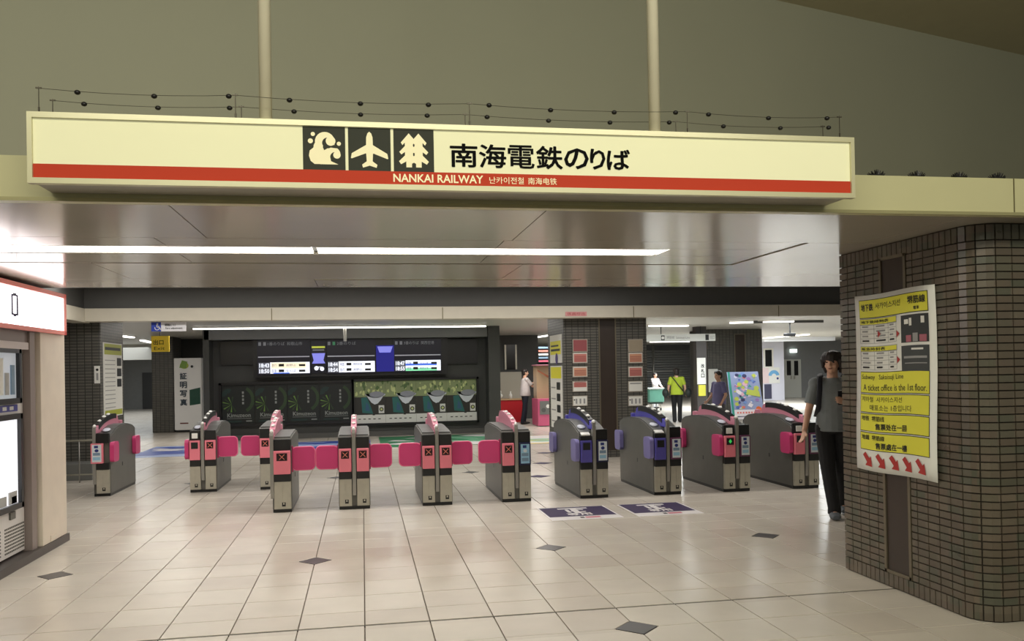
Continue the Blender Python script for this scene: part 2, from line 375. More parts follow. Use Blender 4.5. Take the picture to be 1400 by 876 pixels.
# perimeter path: from back corner (3.58,6.0) forward, round the corner, along the front to the right
def path(s):
    L1 = PY1-(PY0+PR)
    if s <= L1: return Vector((PX0, PY1-s, 0)), Vector((-1, 0, 0)), Vector((0, -1, 0))
    s2 = s-L1; La = PR*math.pi/2
    if s2 <= La:
        a = s2/PR; return Vector((PX0+PR-PR*math.cos(a), PY0+PR-PR*math.sin(a), 0)), Vector((-math.cos(a), -math.sin(a), 0)), Vector((math.sin(a), -math.cos(a), 0))
    return Vector((PX0+PR+s2-La, PY0, 0)), Vector((0, -1, 0)), Vector((1, 0, 0))
TW, TH = .108, .0472
STRIP = (.505, .795)     # along the path: dark inset strip
restt = MB(); cand = []
ntot = int((PY1-PY0-PR+PR*1.571+1.3)/TW)
def ptile_geo(s0, s1, z0, z1):
    g = .0028; vs = []
    ss = [s0+g, (s0+s1)/2, s1-g]
    for dpt, zz in ((0, (z0+g, z1-g)), (.0025, (z0+g+.0015, z1-g-.0015))):
        pass
    vs = []
    for s in ss:
        p, n, t = path(s)
        for z in (z0+g, z1-g): vs.append(p-n*.012+Vector((0, 0, z)))
    for k, s in enumerate(ss):
        p, n, t = path(s+(.0015 if k == 0 else -.0015 if k == 2 else 0))
        for z in (z0+g+.0015, z1-g-.0015): vs.append(p+Vector((0, 0, z)))
    fs = [(6, 8, 9, 7), (8, 10, 11, 9), (0, 6, 7, 1), (4, 5, 11, 10), (0, 2, 8, 6), (2, 4, 10, 8), (1, 7, 9, 3), (3, 9, 11, 5)]
    return vs, fs
for c in range(ntot):
    s0, s1 = c*TW, (c+1)*TW
    zr = [(.1+k*TH, .1+(k+1)*TH) for k in range(46)]
    for z0, z1 in zr:
        if s1 > STRIP[0] and s0 < STRIP[1] and z1 > .10:
            if STRIP[0]-s0 > .012: cand.append((s0, STRIP[0]-.004, z0, z1))
            if s1-STRIP[1] > .012: cand.append((STRIP[1]+.004, s1, z0, z1))
            continue
        cand.append((s0, s1, z0, z1))
    for k in range(2):       # soldier courses at foot and head
        for (z0, z1) in ((.004, .1), (.1+46*TH, SZ-.004)): cand.append((s0+k*TW/2, s0+(k+1)*TW/2, z0, z1))
def vis_p(t):
    p, n, tt = path((t[0]+t[1])/2); z = (t[2]+t[3])/2
    v = Vector((p.x, p.y, z-EYE)); px = 700+F_PX*v.dot(CR)/v.dot(CF); py = CYP-F_PX*v.dot(CU)/v.dot(CF)
    if px > 1400 or n.dot(v) > 0: return 99
    if 1176 < px < 1280 and 410 < py < 640: return 60
    return v.length
cand.sort(key=vis_p)
for i, t in enumerate(cand):
    vs, fs = ptile_geo(*t)
    if i < 300:
        m_ = MB(); m_.add(vs, fs); m_.build('wall_tile', M_ptile, pil)
    else: restt.add(vs, fs)
restt.build('remaining_tiles', M_ptile, pil)['kind'] = 'stuff'
# inset strip with steel frame
ys0, ys1 = PY1-STRIP[1], PY1-STRIP[0]
bx((PX0+.004, ys0+.02, .12), (PX0+.02, ys1-.02, SZ-.1)).build('inset_panel', mat('inset_brown', (52, 42, 36), .35, var=.05), pil)
mb = MB(); 
for a, b in (((PX0-.006, ys0-.003, .1), (PX0+.02, ys0+.022, SZ-.09)), ((PX0-.006, ys1-.022, .1), (PX0+.02, ys1+.003, SZ-.09)), ((PX0-.006, ys0, .1), (PX0+.02, ys1, .122)), ((PX0-.006, ys0, SZ-.11), (PX0+.02, ys1, SZ-.088))): mb.box(a, b)
mb.build('inset_frame', mat('frame_steel', (120, 112, 96), .35, metal=.6), pil)
# the paper notice on it
t = thing('notice_poster', 'white paper notice with yellow text blocks and five red arrows on brown tiled pillar', 'poster', (PX0-.03, 5.25, .79))
PW, PH = .885, 1.25
mb = MB(); n_ = 14; vs = []; fs = []
def wav(u, v): return .006+.010*math.sin(v*5.3+1)*(.4+abs(u-.5))+.004*math.sin(u*9)
def pos(u, v, off=0): return Vector((PX0-.007-max(0, wav(u, v))-off, 5.682-u*PW, .79+v*PH-.006*math.sin(u*6)))
for j in range(n_+1):
    for i in range(9): vs.append(pos(i/8, j/n_))
for j in range(n_):
    for i in range(8): fs.append((j*9+i, j*9+i+1, (j+1)*9+i+1, (j+1)*9+i))
mb.add(vs, fs); po = mb.build('paper', M_paper, t, smooth=True)
sd = po.modifiers.new('s', 'SOLIDIFY'); sd.thickness = .0012; sd.offset = 0
class PosterSheet(Sheet):
    def pt(s, p, l): return pos(p[0], 1-p[1], .0012+.0012*l)
sh = PosterSheet((0, 0, 0), (0, -1, 0), (0, 0, 1)); K = M_ink; Y = mat('notice_yellow', (222, 218, 62), .5); RD = mat('notice_red', (172, 44, 40), .5); GY = mat('table_grey', (150, 150, 150), .6)
def prect(a, b, c, d, m, l=1):          # subdivided so that it follows the curl of the paper
    nu, nv = max(1, int((c-a)/.1)), max(1, int((d-b)/.04))
    for i in range(nu):
        for j in range(nv): sh.rect(a+(c-a)*i/nu, b+(d-b)*(j+1)/nv, a+(c-a)*(i+1)/nu, b+(d-b)*j/nv, m, l)
for a, b, c, d in ((.07, .03, .92, .128), (.07, .138, .54, .168), (.07, .295, .54, .32), (.07, .44, .92, .555), (.07, .567, .92, .665), (.07, .677, .92, .772), (.07, .785, .92, .878)):
    prect(a-.006, b-.004, c+.006, d+.004, K if b > .4 or b < .05 else GY, 1); prect(a, b, c, d, Y, 2)
prect(.60, .142, .925, .288, mat('print_dark_photo', (40, 44, 44), .5), 2); prect(.60, .304, .925, .44, mat('print_dark_photo2', (58, 62, 62), .5), 2)
for k, (a, b, c, d) in enumerate(((.64, .165, .69, .19), (.70, .16, .73, .2), (.84, .155, .88, .19), (.66, .25, .72, .285), (.74, .24, .80, .285), (.82, .25, .9, .285), (.72, .318, .86, .328), (.63, .36, .9, .372), (.64, .395, .9, .40))):
    prect(a, b, c, d, [M_paper, M_paper, M_paper, mat('print_rose', (170, 96, 110), .5), GY, mat('print_rose', (170, 96, 110)), M_paper, GY, GY][k], 3)
for y0, y1 in ((.168, .275), (.32, .425)):
    for k in range(5): prect(.07, y0+(y1-y0)*k/4-.001, .54, y0+(y1-y0)*k/4+.001, GY, 2)
    for x in (.07, .26, .44, .54): prect(x-.002, y0, x+.002, y1, GY, 2)
    for k in range(4):
        yy = y0+(y1-y0)*(k+.3)/4
        for xx, ln in ((.1, .12), (.29, .12), (.46, .06)): prect(xx, yy, xx+ln*rnd.uniform(.6, 1), yy+.009, K if k == 3 else GY, 3)
for x, y in ((.33, .225), (.565, .235), (.565, .375)): sh.poly([(x-.018, y-.02), (x+.018, y), (x-.018, y+.02)][::-1], RD, 4)
for x, y, X_, Y_, s, bo in ((.1, .05, .26, .09, '地下鉄', .02), (.29, .05, .6, .085, '사카이스지선', 0), (.69, .045, .9, .085, '堺筋線', .02), (.76, .1, .83, .118, '電車', .01),
        (.09, .145, .45, .162, '地下鉄時刻表', .01), (.09, .299, .4, .316, '阪急時刻表', .01),
        (.09, .452, .62, .487, 'Subway   Sakaisuji Line', 0), (.11, .507, .9, .543, 'A ticket office is the 1st floor.', 0),
        (.09, .577, .6, .607, '지하철  사카이스지선', 0), (.2, .622, .72, .655, '매표소는 1층입니다', 0),
        (.09, .686, .38, .715, '地铁  堺筋线', .01), (.27, .727, .66, .762, '售票处在一层', .02),
        (.09, .795, .38, .823, '地鐵  堺筋線', .01), (.27, .835, .66, .87, '售票處在一樓', .02)):
    sh.text(s, x, Y_, X_, y, K, 4, bo)
for k in range(5):
    x, y = .10+k*.165, .9
    r_ = [(0, .012), (.035, -.006), (.085, .028), (.105, .016), (.12, .075), (.03, .07), (.055, .052)]
    sh.poly([(x+a*1.0, y+b) for a, b in r_], RD, 3)
sh.build('print', t)
# ---------------------------------------------------------------- hanging sign
sg = thing('hanging_station_sign', 'long cream lightbox sign with red stripe and railway pictograms hanging on two poles', 'sign', (.53, 4.07, 2.395))
SX0, SX1, SY0, SY1, SZ0, SZ1 = -1.396, 2.474, 3.93, 4.19, 2.391, 2.698
M_sframe = mat('sign_frame', (206, 202, 168), .3, metal=.2)
M_sface = mat('sign_face_lit', (224, 222, 184), .7, emit=.28, spec=.2); M_sred = mat('sign_red_lit', (176, 58, 36), .7, emit=.22, spec=.2); M_sdk = mat('sign_dark', (56, 58, 50), .7, emit=.1, spec=.2); M_sink = mat('sign_ink', (12, 12, 11), .8, spec=.1)
M_scream = mat('sign_letter_cream', (232, 224, 184), .7, emit=.28, spec=.2)
bx((SX0+.01, SY0+.012, SZ0+.012), (SX1-.01, SY1, SZ1-.01)).build('sign_box', mat('sign_box_paint', (150, 145, 132), .35, var=.04), sg)
mb = MB()
for a, b in (((SX0, SY0-.008, SZ1-.024), (SX1, SY1, SZ1)), ((SX0, SY0-.008, SZ0), (SX1, SY0+.03, SZ0+.024)), ((SX0, SY0-.008, SZ0+.024), (SX0+.02, SY1, SZ1-.024)), ((SX1-.02, SY0-.008, SZ0+.024), (SX1, SY1, SZ1-.024))): mb.box(a, b)
mb.build('sign_frame', M_sframe, sg)
fx0, fx1, fz0, fz1 = SX0+.02, SX1-.02, SZ0+.024, SZ1-.024
bx((fx0, SY0+.006, fz0), (fx1, SY0+.012, fz1)).build('face_panel', M_sface, sg)
sh = Sheet((0, SY0+.005, 0), (1, 0, 0), (0, 0, 1), .0009)
zr = SZ0+.024+.062
sh.rect(fx0, fz0, fx1, zr, M_sred, 1)
pb = [(P(414, 200, 3.935).x, P(472, 200, 3.935).x), (P(476, 200, 3.935).x, P(534, 200, 3.935).x), (P(538, 200, 3.935).x, P(593, 200, 3.935).x)]
for a, b in pb: sh.rect(a, zr, b, fz1-.001, M_sdk, 1)
def U_(a, b, q): return lambda x, y: (a+(b-a)*x, zr+(fz1-zr)*y)
L3 = M_scream
# wave
s_i = [0]; f = U_(*pb[0], 0); sc = pb[0][1]-pb[0][0]; hh = fz1-zr
def cir(x, y, r, m, l): s_i[0] += .05; l += s_i[0]; p = f(x, y); sh.disc(p[0], p[1], r*sc, m, l, ry=r*sc, n=24)
sh.poly([f(*p) for p in [(.83, .13), (.27, .13), (.18, .2), (.14, .32), (.16, .44), (.24, .5), (.28, .58), (.42, .48), (.55, .42), (.7, .3), (.72, .2)]], L3, 2)
cir(.30, .36, .15, L3, 2); cir(.52, .65, .235, L3, 2); cir(.42, .52, .17, L3, 2); cir(.55, .36, .17, L3, 2); cir(.70, .36, .185, L3, 2)
s_i[0] = 0; cir(.585, .62, .13, M_sdk, 3); sh.poly([f(*p) for p in [(.5, .7), (.47, .52), (.5, .45), (.62, .52), (.8, .5), (.78, .56), (.66, .6)]], M_sdk, 3)
cir(.655, .665, .115, L3, 4); cir(.76, .3, .12, M_sdk, 3); sh.poly([f(*p) for p in [(.64, .3), (.66, .2), (.83, .13), (.86, .2), (.8, .28)]], M_sdk, 3); cir(.80, .345, .088, L3, 4)
sh.poly([f(*p) for p in [(.83, .125), (.4, .125), (.45, .2), (.62, .22), (.7, .17)]], L3, 4)
for x, y, r in ((.24, .82, .05), (.18, .66, .06), (.85, .61, .05)): cir(x, y, r, L3, 2)
# plane
f = U_(*pb[1], 0)
sh.poly([f(*p) for p in [(.5, .91), (.545, .87), (.575, .78), (.58, .6), (.92, .4), (.94, .29), (.92, .28), (.6, .4), (.58, .4), (.57, .22), (.68, .14), (.66, .07), (.5, .12), (.34, .07), (.32, .14), (.43, .22), (.42, .4), (.4, .4), (.08, .28), (.06, .29), (.08, .4), (.42, .6), (.425, .78), (.455, .87)]], L3, 2)
# twin trees
f = U_(*pb[2], 0)
for dx in (-.0, .0): pass
for cx in (.38, .62):
    sh.poly([f(*p) for p in [(cx, .9), (cx+.2, .68), (cx+.16, .62), (cx+.1, .68), (cx+.1, .6), (cx+.24, .46), (cx+.19, .4), (cx+.1, .46), (cx+.1, .38), (cx+.25, .24), (cx+.2, .17), (cx+.07, .24), (cx+.07, .1), (cx-.07, .1), (cx-.07, .24), (cx-.2, .17), (cx-.25, .24), (cx-.1, .38), (cx-.1, .46), (cx-.19, .4), (cx-.24, .46), (cx-.1, .6), (cx-.1, .68), (cx-.16, .62), (cx-.2, .68)]], L3, 2 if cx < .5 else 3)
xa, xb = P(614, 210, 3.935).x, P(862, 215, 3.935).x
n7 = '南海電鉄のりば'; wch = (xb-xa)/7; zc0, zc1 = zr+.028, zr+.135
wds = [1.02, 1.02, 1.02, 1.02, .95, .62, .92]; tot = sum(wds); x = xa
for ch_, wq in zip(n7, wds):
    wq = wq/tot*(xb-xa); dz = .004 if ch_ in 'のりば' else 0
    sh.text(ch_, x+.006, zc0+dz, x+wq-.006, zc1-dz*2, M_sink, 2, .024 if ch_ in 'のりば' else .014 if ch_ == '電' else .019); x += wq
sh.text('NANKAI RAILWAY', P(538, 240, 3.935).x, fz0+.014, P(660, 240, 3.935).x, fz0+.05, L3, 3, .022)
sh.text('난카이전철', P(669, 246, 3.935).x, fz0+.014, P(716, 246, 3.935).x, fz0+.046, L3, 3, .005)
sh.text('南海电铁', P(722, 246, 3.935).x, fz0+.014, P(761, 246, 3.935).x, fz0+.046, L3, 3, .005)
sh.build('lettering', sg)
for x in ((-.448-.393)/2, (1.435+1.496)/2):
    MB().tube([(x, 4.06, SZ1-.005), (x, 4.06, 4.78)], .029, 14).build('hanging_pole', M_cream, sg, smooth=True)
    MB().tube([(x, 4.06, SZ1+.0), (x, 4.06, SZ1+.035)], .036, 14).build('pole_collar', M_sframe, sg, smooth=True)
# bird wires on top of the sign
M_wire = mat('wire_steel', (70, 66, 56), .4, metal=.6); M_wblack = mat('weight_black', (18, 16, 18), .4)
for i, (yy, zt, posts, balls, lab) in enumerate((
    (3.96, .112, (53, 322, 642, 940, 1148), (106, 211, 313, 396, 493, 586, 669, 753, 840, 924, 969, 1051, 1131), 'front thin bird wire with round black weights above the sign'),
    (4.15, .118, (72, 330, 636, 924, 1125), (115, 216, 314, 402, 493, 584, 666, 750, 834, 915, 989, 1067, 1133), 'rear thin bird wire with round black weights above the sign'))):
    t = thing('bird_wire', lab, 'bird deterrent', (.53, yy, SZ1), group=None)
    zz = SZ1+zt; xs = [P(p, 140+.035*p, yy).x for p in posts]
    for k, x in enumerate(xs):
        mb = MB(); mb.tube([(x, yy, SZ1), (x, yy, zz+.006)], .0022, 6); mb.tube([(x, yy, SZ1), (x, yy, SZ1+.03)], .0042, 6); mb.box((x-.012, yy-.003, zz-.002), (x+.012, yy+.003, zz+.004)); mb.build('post', M_wire, t)
    for a, b in zip(xs, xs[1:]):
        MB().tube([(a+(b-a)*k/6, yy, zz-.014*(1-(2*k/6-1)**2)) for k in range(7)], .0012, 5).build('wire', M_wire, t)
    for p in balls:
        x = P(p, 140+.035*p, yy).x; seg = [(a, b) for a, b in zip(xs, xs[1:]) if a-.1 <= x <= b+.1] or [(xs[0], xs[-1])]
        a, b = seg[0]; k = min(1, max(0, (x-a)/(b-a)))
        MB().ball((x, yy, zz-.014*(1-(2*k-1)**2)-.004), (.0135, .012, .0105)).build('wire_weight', M_wblack, t, smooth=True)
for i, p in enumerate((1197, 1252, 1310, 1362)):
    c = P(p, 242, 4.24); t = MB(); t.box((c.x-.034, 4.21, 2.575), (c.x+.034, 4.255, 2.584))
    for k in range(11):
        a = math.pi*(k+.5)/11
        for yy in (4.222, 4.248): t.tube([(c.x+(k-5)*.005, yy, 2.578), (c.x-.035*math.cos(a)*1.2, yy+rnd.uniform(-.01, .01), 2.582+.026*math.sin(a)+.004)], [.0045, .0022], 5)
    tag(t.build('spike_strip', M_wblack), 'small black spike cluster on the cream ledge, %s right of the hanging sign' % ['first', 'second', 'third', 'fourth and farthest'][i], 'bird spikes', 'spike clusters on the ledge')

# ---------------------------------------------------------------- ticket gates
def rpoly(w_, h_, r, n=5):
    out = []
    for cx, cy, a0 in ((w_-r, h_-r, 0), (r, h_-r, 90), (r, r, 180), (w_-r, r, 270)):
        for k in range(n+1):
            a = math.radians(a0+90*k/n); out.append((cx+r*math.cos(a), cy+r*math.sin(a)))
    return out
M_scr = mat('screen_dark', (44, 16, 20), .25); M_xm = mat('cross_mark', (206, 116, 98), .4, emit=.1)
M_ic = mat('ic_card_print', (150, 196, 222), .35); M_navy = mat('ic_navy', (36, 50, 120), .4); M_icw = mat('ic_white', (214, 222, 228), .4); M_icg = mat('ic_grey_blue', (120, 146, 170), .4)
M_ggo = mat('go_mark_green', (60, 200, 90), .3, emit=.5); M_rail = mat('post_steel', (150, 148, 142), .3, metal=.4)
XA, YA, ZA = (1, 0, 0), (0, 1, 0), (0, 0, 1)
def ticket_gate(x, y, w_, L_, cols, scheme, curved, label, flaps=(), fin_x=None, group='ticket gates across the hall'):
    g = thing('ticket_gate', label, 'ticket gate', (x, y, 0), group)
    fin_m = M_blue if scheme == 'blue' else M_rose
    flap_m, rim_m = (M_bluef, M_bluef) if scheme == 'blue' else (M_hot, M_hotrim)
    B = lambda mb, name, m, par=g, sm=False: mb.build(name, m, par, world=False, smooth=sm)
    # body profile in (y, z)
    if curved: top = [(0, .735), (.03, .775), (.12, .80), (.28, .85), (.48, .885), (.75, .89), (L_-.35, .88), (L_-.12, .85), (L_-.02, .82), (L_, .78)]
    else: top = [(0, .815), (.02, .828), (.3, .845), (.8, .86), (L_-.2, .855), (L_, .80)]
    prof = [(L_, .035), (L_, .8)]+top[::-1][1:]+[(0, .035)]
    B(MB().prism(prof, (0, .02, 0), YA, ZA, XA, w_), 'gate_body', M_dgrey)
    deck = MB(); tt = top[1:-1]
    outl = [(a, b+.002) for a, b in tt]+[(a, b+.014) for a, b in tt[::-1]]
    deck.prism(outl, (.012, .02, 0), YA, ZA, XA, w_-.024); B(deck, 'top_deck', M_deck)
    B(MB().box((.004, .01, 0), (w_-.004, L_+.015, .036)), 'plinth', M_black)
    n = len(cols); single = n == 1
    cw = w_ if single else w_/2
    px_ = fin_x if fin_x is not None else w_/2
    for i, kind in enumerate(cols):
        a = i*cw+.008+(.022 if i == 1 else 0); b = (i+1)*cw-.008-(.022 if (i == 0 and not single) else 0)
        if single:
            if px_ < w_/2: a = px_+.02
            else: b = px_-.02
        mb = MB(); mb.box((a, -.02, .04), (b, .03, .345)); mb.box((a+.006, -.024, .05), (a+(b-a)*.48, -.019, .34)); mb.box((a+(b-a)*.52, -.024, .05), (b-.006, -.019, .34))
        B(mb, 'steel_front', M_steel)
        B(MB().box((a, -.03, .345), (b, .03, .43), ch=.006), 'lower_band', M_black)
        if curved and i == 0 and kind != 'IC' and 'T' not in kind:
            B(MB().prism([(-.03, .69), (-.03, .74), (.1, .79), (.1, .69)], (a, 0, 0), YA, ZA, XA, b-a), 'ticket_head', M_black)
            B(MB().prism([(-.02, .748), (.05, .775), (.05, .785), (-.02, .76)], (a+.015, 0, 0), YA, ZA, XA, b-a-.03), 'ticket_slot', M_lampw)
            B(MB().ball((a+.07, .2, .84), (.05, .07, .016), 14, 6, R=Matrix.Rotation(.25, 3, 'X')), 'card_reader', mat('reader_pale', (196, 200, 214), .3), sm=True)
        else:
            B(MB().box((a, -.02, .69), (b, .03, .818), ch=.006), 'ticket_head', M_black)
            if curved and i == 0: B(MB().ball((a+.07, .2, .85), (.05, .07, .016), 14, 6, R=Matrix.Rotation(.25, 3, 'X')), 'card_reader', mat('reader_pale', (196, 200, 214)), sm=True)
        if 'T' in kind:   # white insertion label above the panel
            B(MB().box((a+.03, -.034, .715), (b-.03, -.02, .785), ch=.004), 'ticket_label', M_lampw)
            s = Sheet((a+.03, -.0345, .715), XA, ZA, .001); s.rect(.02, .02, b-a-.08, .05, M_deck, 1); s.build('label_mark', g)
            s_ = g.children[-1]; 
        pa = a+.0; pm = M_pink if scheme != 'blue' else M_lav
        if scheme == 'pink7' and i == 1: pm = mat('panel_navy', (28, 30, 66), .35)
        if scheme == 'blue' and i == 1: pm = mat('panel_navy', (28, 30, 66)) if 'N' in kind else mat('panel_plum', (96, 50, 80), .35)
        if scheme == 'pink' and 'IC' in kind and curved: pm = mat('panel_plum', (96, 50, 80), .35) if 'K' in kind else M_pink
        if single and 'IC' in kind: pa, b2 = a-.06, a+.09
        else: b2 = b
        pan = B(MB().box((pa, -.05, .43), (b2, .0, .69), ch=.008), 'display_panel', pm)
        s = Sheet((pa, -.0505, .43), XA, ZA, .001); W_ = b2-pa
        if 'X' in kind:
            s.rect(W_*.18, .15, W_*.82, .235, M_scr, 1)
            for sg_ in (1, -1):
                c = (W_*.5, .1925); d = .026; e = .005
                s.poly([(c[0]-d-e, c[1]-sg_*d), (c[0]-d, c[1]-sg_*(d+e)), (c[0]+d+e, c[1]+sg_*d), (c[0]+d, c[1]+sg_*(d+e))][::sg_], M_xm, 2)
        elif 'D' in kind: s.rect(W_*.18, .15, W_*.82, .235, M_black, 1)
        elif 'G' in kind:
            s.rect(W_*.16, .15, W_*.84, .235, M_black, 1); s.poly([(W_*.5, .165), (W_*.66, .192), (W_*.5, .222), (W_*.34, .192)], M_ggo, 2)
        if 'IC' in kind:
            s.rect(W_*.12, .02, W_*.88, .245, M_icw if 'S' in kind or scheme != 'pink7' else M_ic, 1)
            s.rect(W_*.12, .02, W_*.88, .245, M_ic, 1.2) if scheme == 'pink7' else None
            s.rect(W_*.3, .2, W_*.62, .232, M_navy, 2); s.disc(W_*.5, .168, W_*.16, M_navy if scheme != 'pink7' else M_icw, 2, ry=.02)
            s.rect(W_*.2, .105, W_*.78, .14, M_icg, 2); s.rect(W_*.2, .045, W_*.78, .085, M_icg if scheme == 'pink7' else M_ic, 2)
        if s.mb.v:
            o = s.mb.build('screen', s.mats, pan, world=False)
        s = Sheet((a, -.0245, .07), XA, ZA, .001); c = (b-a)/2+.012
        s.rect(c-.02, 0, c+.02, .045, M_black, 1); s.rect(c-.008, .02, c+.008, .04, M_steel, 2)
        B(s.mb, 'arrow_mark', s.mats)
    # centre post
    pw = .019
    B(MB().prism([(-.035, .30), (-.04, .86), (-.032, .90), (-.01, .91), (.03, .90), (.03, .16), (-.024, .16)], (px_-pw, 0, 0), YA, ZA, XA, 2*pw), 'centre_post', M_rail)
    B(MB().ball((px_, -.008, .912), (.02, .034, .022), 10, 7), 'post_lamp', M_lampw, sm=True)
    # fin: arch over the deck
    FK = [(0, .1), (.12, .36), (.28, .66), (.45, .86), (.62, .97), (.8, 1.0), (.92, .93), (.98, .72), (1.0, .4)]
    def fz(t):
        for (a_, za), (b_, zb) in zip(FK, FK[1:]):
            if t <= b_: return za+(zb-za)*(t-a_)/(b_-a_)
        return FK[-1][1]
    FL = L_-.2; FH = .165 if curved else .15
    fy = lambda t: -.01+FL*t; fh = lambda t: .865+FH*fz(t)
    tt_ = [k/20 for k in range(21)]
    B(MB().prism([(fy(0), .82)]+[(fy(t), fh(t)) for t in tt_]+[(fy(1), .82)], (px_-.024, 0, 0), YA, ZA, XA, .048), 'fin', fin_m)
    tb = [.1+.78*k/12 for k in range(13)]
    B(MB().prism([(fy(t), fh(t)+.012) for t in tb]+[(fy(t), fh(t)-.055) for t in tb[::-1]], (px_-.030, 0, 0), YA, ZA, XA, .06), 'fin_band', M_black if curved else fin_m)
    for k, t in enumerate((.22, .42, .6)):
        B(MB().ball((px_, fy(t), fh(t)+.014), (.024, .055, .018), 10, 6), 'sensor_lamp', M_lampw, sm=True)
    B(MB().box((px_-.03, L_-.1, .84), (px_+.03, L_-.02, .93), ch=.012), 'rear_lamp_box', fin_m)
    # flaps
    for (side, where, state) in flaps:
        sx = 0 if side == 'L' else w_; d = -1 if side == 'L' else 1
        fy = .09 if where == 'front' else L_-.14
        if state == 'closed':
            pts = [(q[0]*1, q[1]) for q in rpoly(.252, .26, .05)]
            th = math.radians(-7 if side == 'L' else 7)
            u = Vector((d*math.cos(th), .12, 0)).normalized()
            o_ = Vector((sx, fy, .455))
            nrm = Vector((0, 1, 0))
            B(MB().prism([(.004+q[0]*.97, .004+q[1]*.97) for q in pts], o_-nrm*.002, u, ZA, nrm, .024), 'flap', flap_m)
            rim = MB(); k = len(pts)
            ring = [o_+nrm*.010+u*q[0]+Vector((0, 0, q[1])) for q in pts]
            rim.tube(ring+[ring[0]], .0075, 6, cap=False); B(rim, 'flap_rim', rim_m, sm=True)
            B(MB().box((sx-.012, fy-.02, .44), (sx+.012, fy+.05, .73)), 'flap_hinge', mat('hinge_magenta', (176, 40, 96), .4))
        else:
            pts = rpoly(.24, .26, .05)
            B(MB().prism(pts, (sx+(d*.004), (-.03 if where == 'front' else L_-.16), .44), YA, ZA, (d, 0, 0), .05), 'flap', flap_m)
    # a few screws / latch marks on the visible side
    sx = -.001 if x > .5 else w_+.001
    B(MB().box((min(sx, sx), L_*.45, .34), (sx+.003, L_*.45+.03, .39)), 'side_latch', M_black)
    return g
YF, YR, GL = 9.81, 11.80, 1.34
px0 = lambda k: -.285+.93*(k-5)
ticket_gate(-3.455, YR, .205, 1.22, ['IC'], 'pink', True, 'dark single ticket gate farthest left, with folded magenta flaps and blue sticker panel', [('R', 'front', 'open'), ('R', 'rear', 'open')], fin_x=.02)
ticket_gate(-2.27, YR, .345, 1.22, ['TD', 'X'], 'pink', True, 'rear double ticket gate, second from left, white label over its left pink panel', [('R', 'front', 'closed'), ('L', 'front', 'open')])
ticket_gate(-1.375, YR, .20, 1.22, ['X'], 'pink', False, 'rear single ticket gate half hidden behind the front single one', [('L', 'front', 'closed')], fin_x=.17)
ticket_gate(-1.01, YF, .21, 1.05, ['X'], 'pink', False, 'front single ticket gate with one red cross, nearest the left side', [('R', 'front', 'closed')], fin_x=.0)
ticket_gate(px0(5), YF, .35, GL, ['X', 'X'], 'pink', False, 'double ticket gate with two red crosses, seen almost straight on', [('L', 'front', 'closed'), ('R', 'front', 'closed')])
ticket_gate(px0(6)+.01, YF, .35, GL, ['X', 'X'], 'pink', False, 'double ticket gate with two red crosses, just left of the blue sticker gate', [('L', 'front', 'closed'), ('R', 'front', 'closed')])
ticket_gate(px0(7)+.01, YF, .35, GL, ['X', 'ICS'], 'pink7', False, 'double ticket gate with one red cross and one light blue sticker panel', [('L', 'front', 'closed')])
ticket_gate(px0(8)+.02, YF, .35, GL, ['D', 'ICN'], 'blue', True, 'blue violet ticket gate, left of the two, right panel framed in navy', [('L', 'front', 'open'), ('L', 'rear', 'open')])
ticket_gate(px0(9)+.01, YF, .35, GL, ['D', 'IC'], 'blue', True, 'blue violet ticket gate, right of the two, right panel framed in plum', [('L', 'front', 'open'), ('L', 'rear', 'open')])
ticket_gate(px0(10)-.03, YF, .35, GL, ['TG', 'ICK'], 'pink', True, 'pink ticket gate with green lit screen beside the blue violet gates', [('L', 'front', 'open'), ('L', 'rear', 'open')])
ticket_gate(px0(11)-.04, YF, .35, GL, ['TD', 'ICK'], 'pink', True, 'pink ticket gate farthest right, partly behind the walking man', [('L', 'front', 'open')])
# ---------------------------------------------------------------- floor stickers
def floor_sticker(pts, draw, name, label, group=None, z=.0012):
    cx = sum(p[0] for p in pts)/len(pts); cy = sum(p[1] for p in pts)/len(pts)
    t = thing(name, label, 'floor sticker', (cx, cy, 0), group)
    draw(t); return t
M_plum = mat('sticker_plum', (58, 46, 80), .6, spec=.3); M_stw = mat('sticker_white', (226, 222, 222), .35); M_stp = mat('sticker_pink', (196, 96, 120), .4)
for i, (xa, xb, lab) in enumerate(((1.9, 2.62, 'purple and white floor sticker in front of the left blue violet gate'), (2.82, 3.5, 'purple and white floor sticker in front of the right blue violet gate'))):
    t = thing('floor_sticker', lab, 'floor sticker', (xa, 8.48, 0), 'floor stickers before the blue gates')
    bx((xa-.02, 8.465, .0008), (xb+.02, 9.245, .0022)).build('backing', M_stw, t)
    s = Sheet((xa, 8.485, .0022), XA, YA, .0007); Wq = xb-xa
    s.rect(0, .17, Wq, .75, M_plum, 1)
    s.rect(Wq*.26, .62, Wq*.72, .68, M_stw, 2); s.rect(Wq*.44, .34, Wq*.54, .62, M_stw, 2)
    s.text('IC', Wq*.36, .4, Wq*.62, .58, M_stw, 3, .04); s.text('専用', Wq*.30, .22, Wq*.66, .36, M_stw, 3, .03)
    s.rect(Wq*.42, .05, Wq*.48, .12, M_ink, 2); s.rect(Wq*.5, .05, Wq*.72, .12, M_stp, 2)
    s.build('print', t)
for i, (px, py, nm) in enumerate(((737, 651, 'nearest'), (742, 633, 'middle'), (745, 619, 'farthest'))):
    c = G(px, py); r = .17
    s = MB().prism([(-r, 0), (0, -r*.9), (r, 0), (0, r*.9)], (c.x, c.y, .0008), XA, YA, ZA, .002)
    tag(s.build('diamond_sticker', M_plum), '%s of the three dark purple diamonds on the floor beyond the gates' % nm, 'floor sticker', 'purple diamonds in the blue lane')
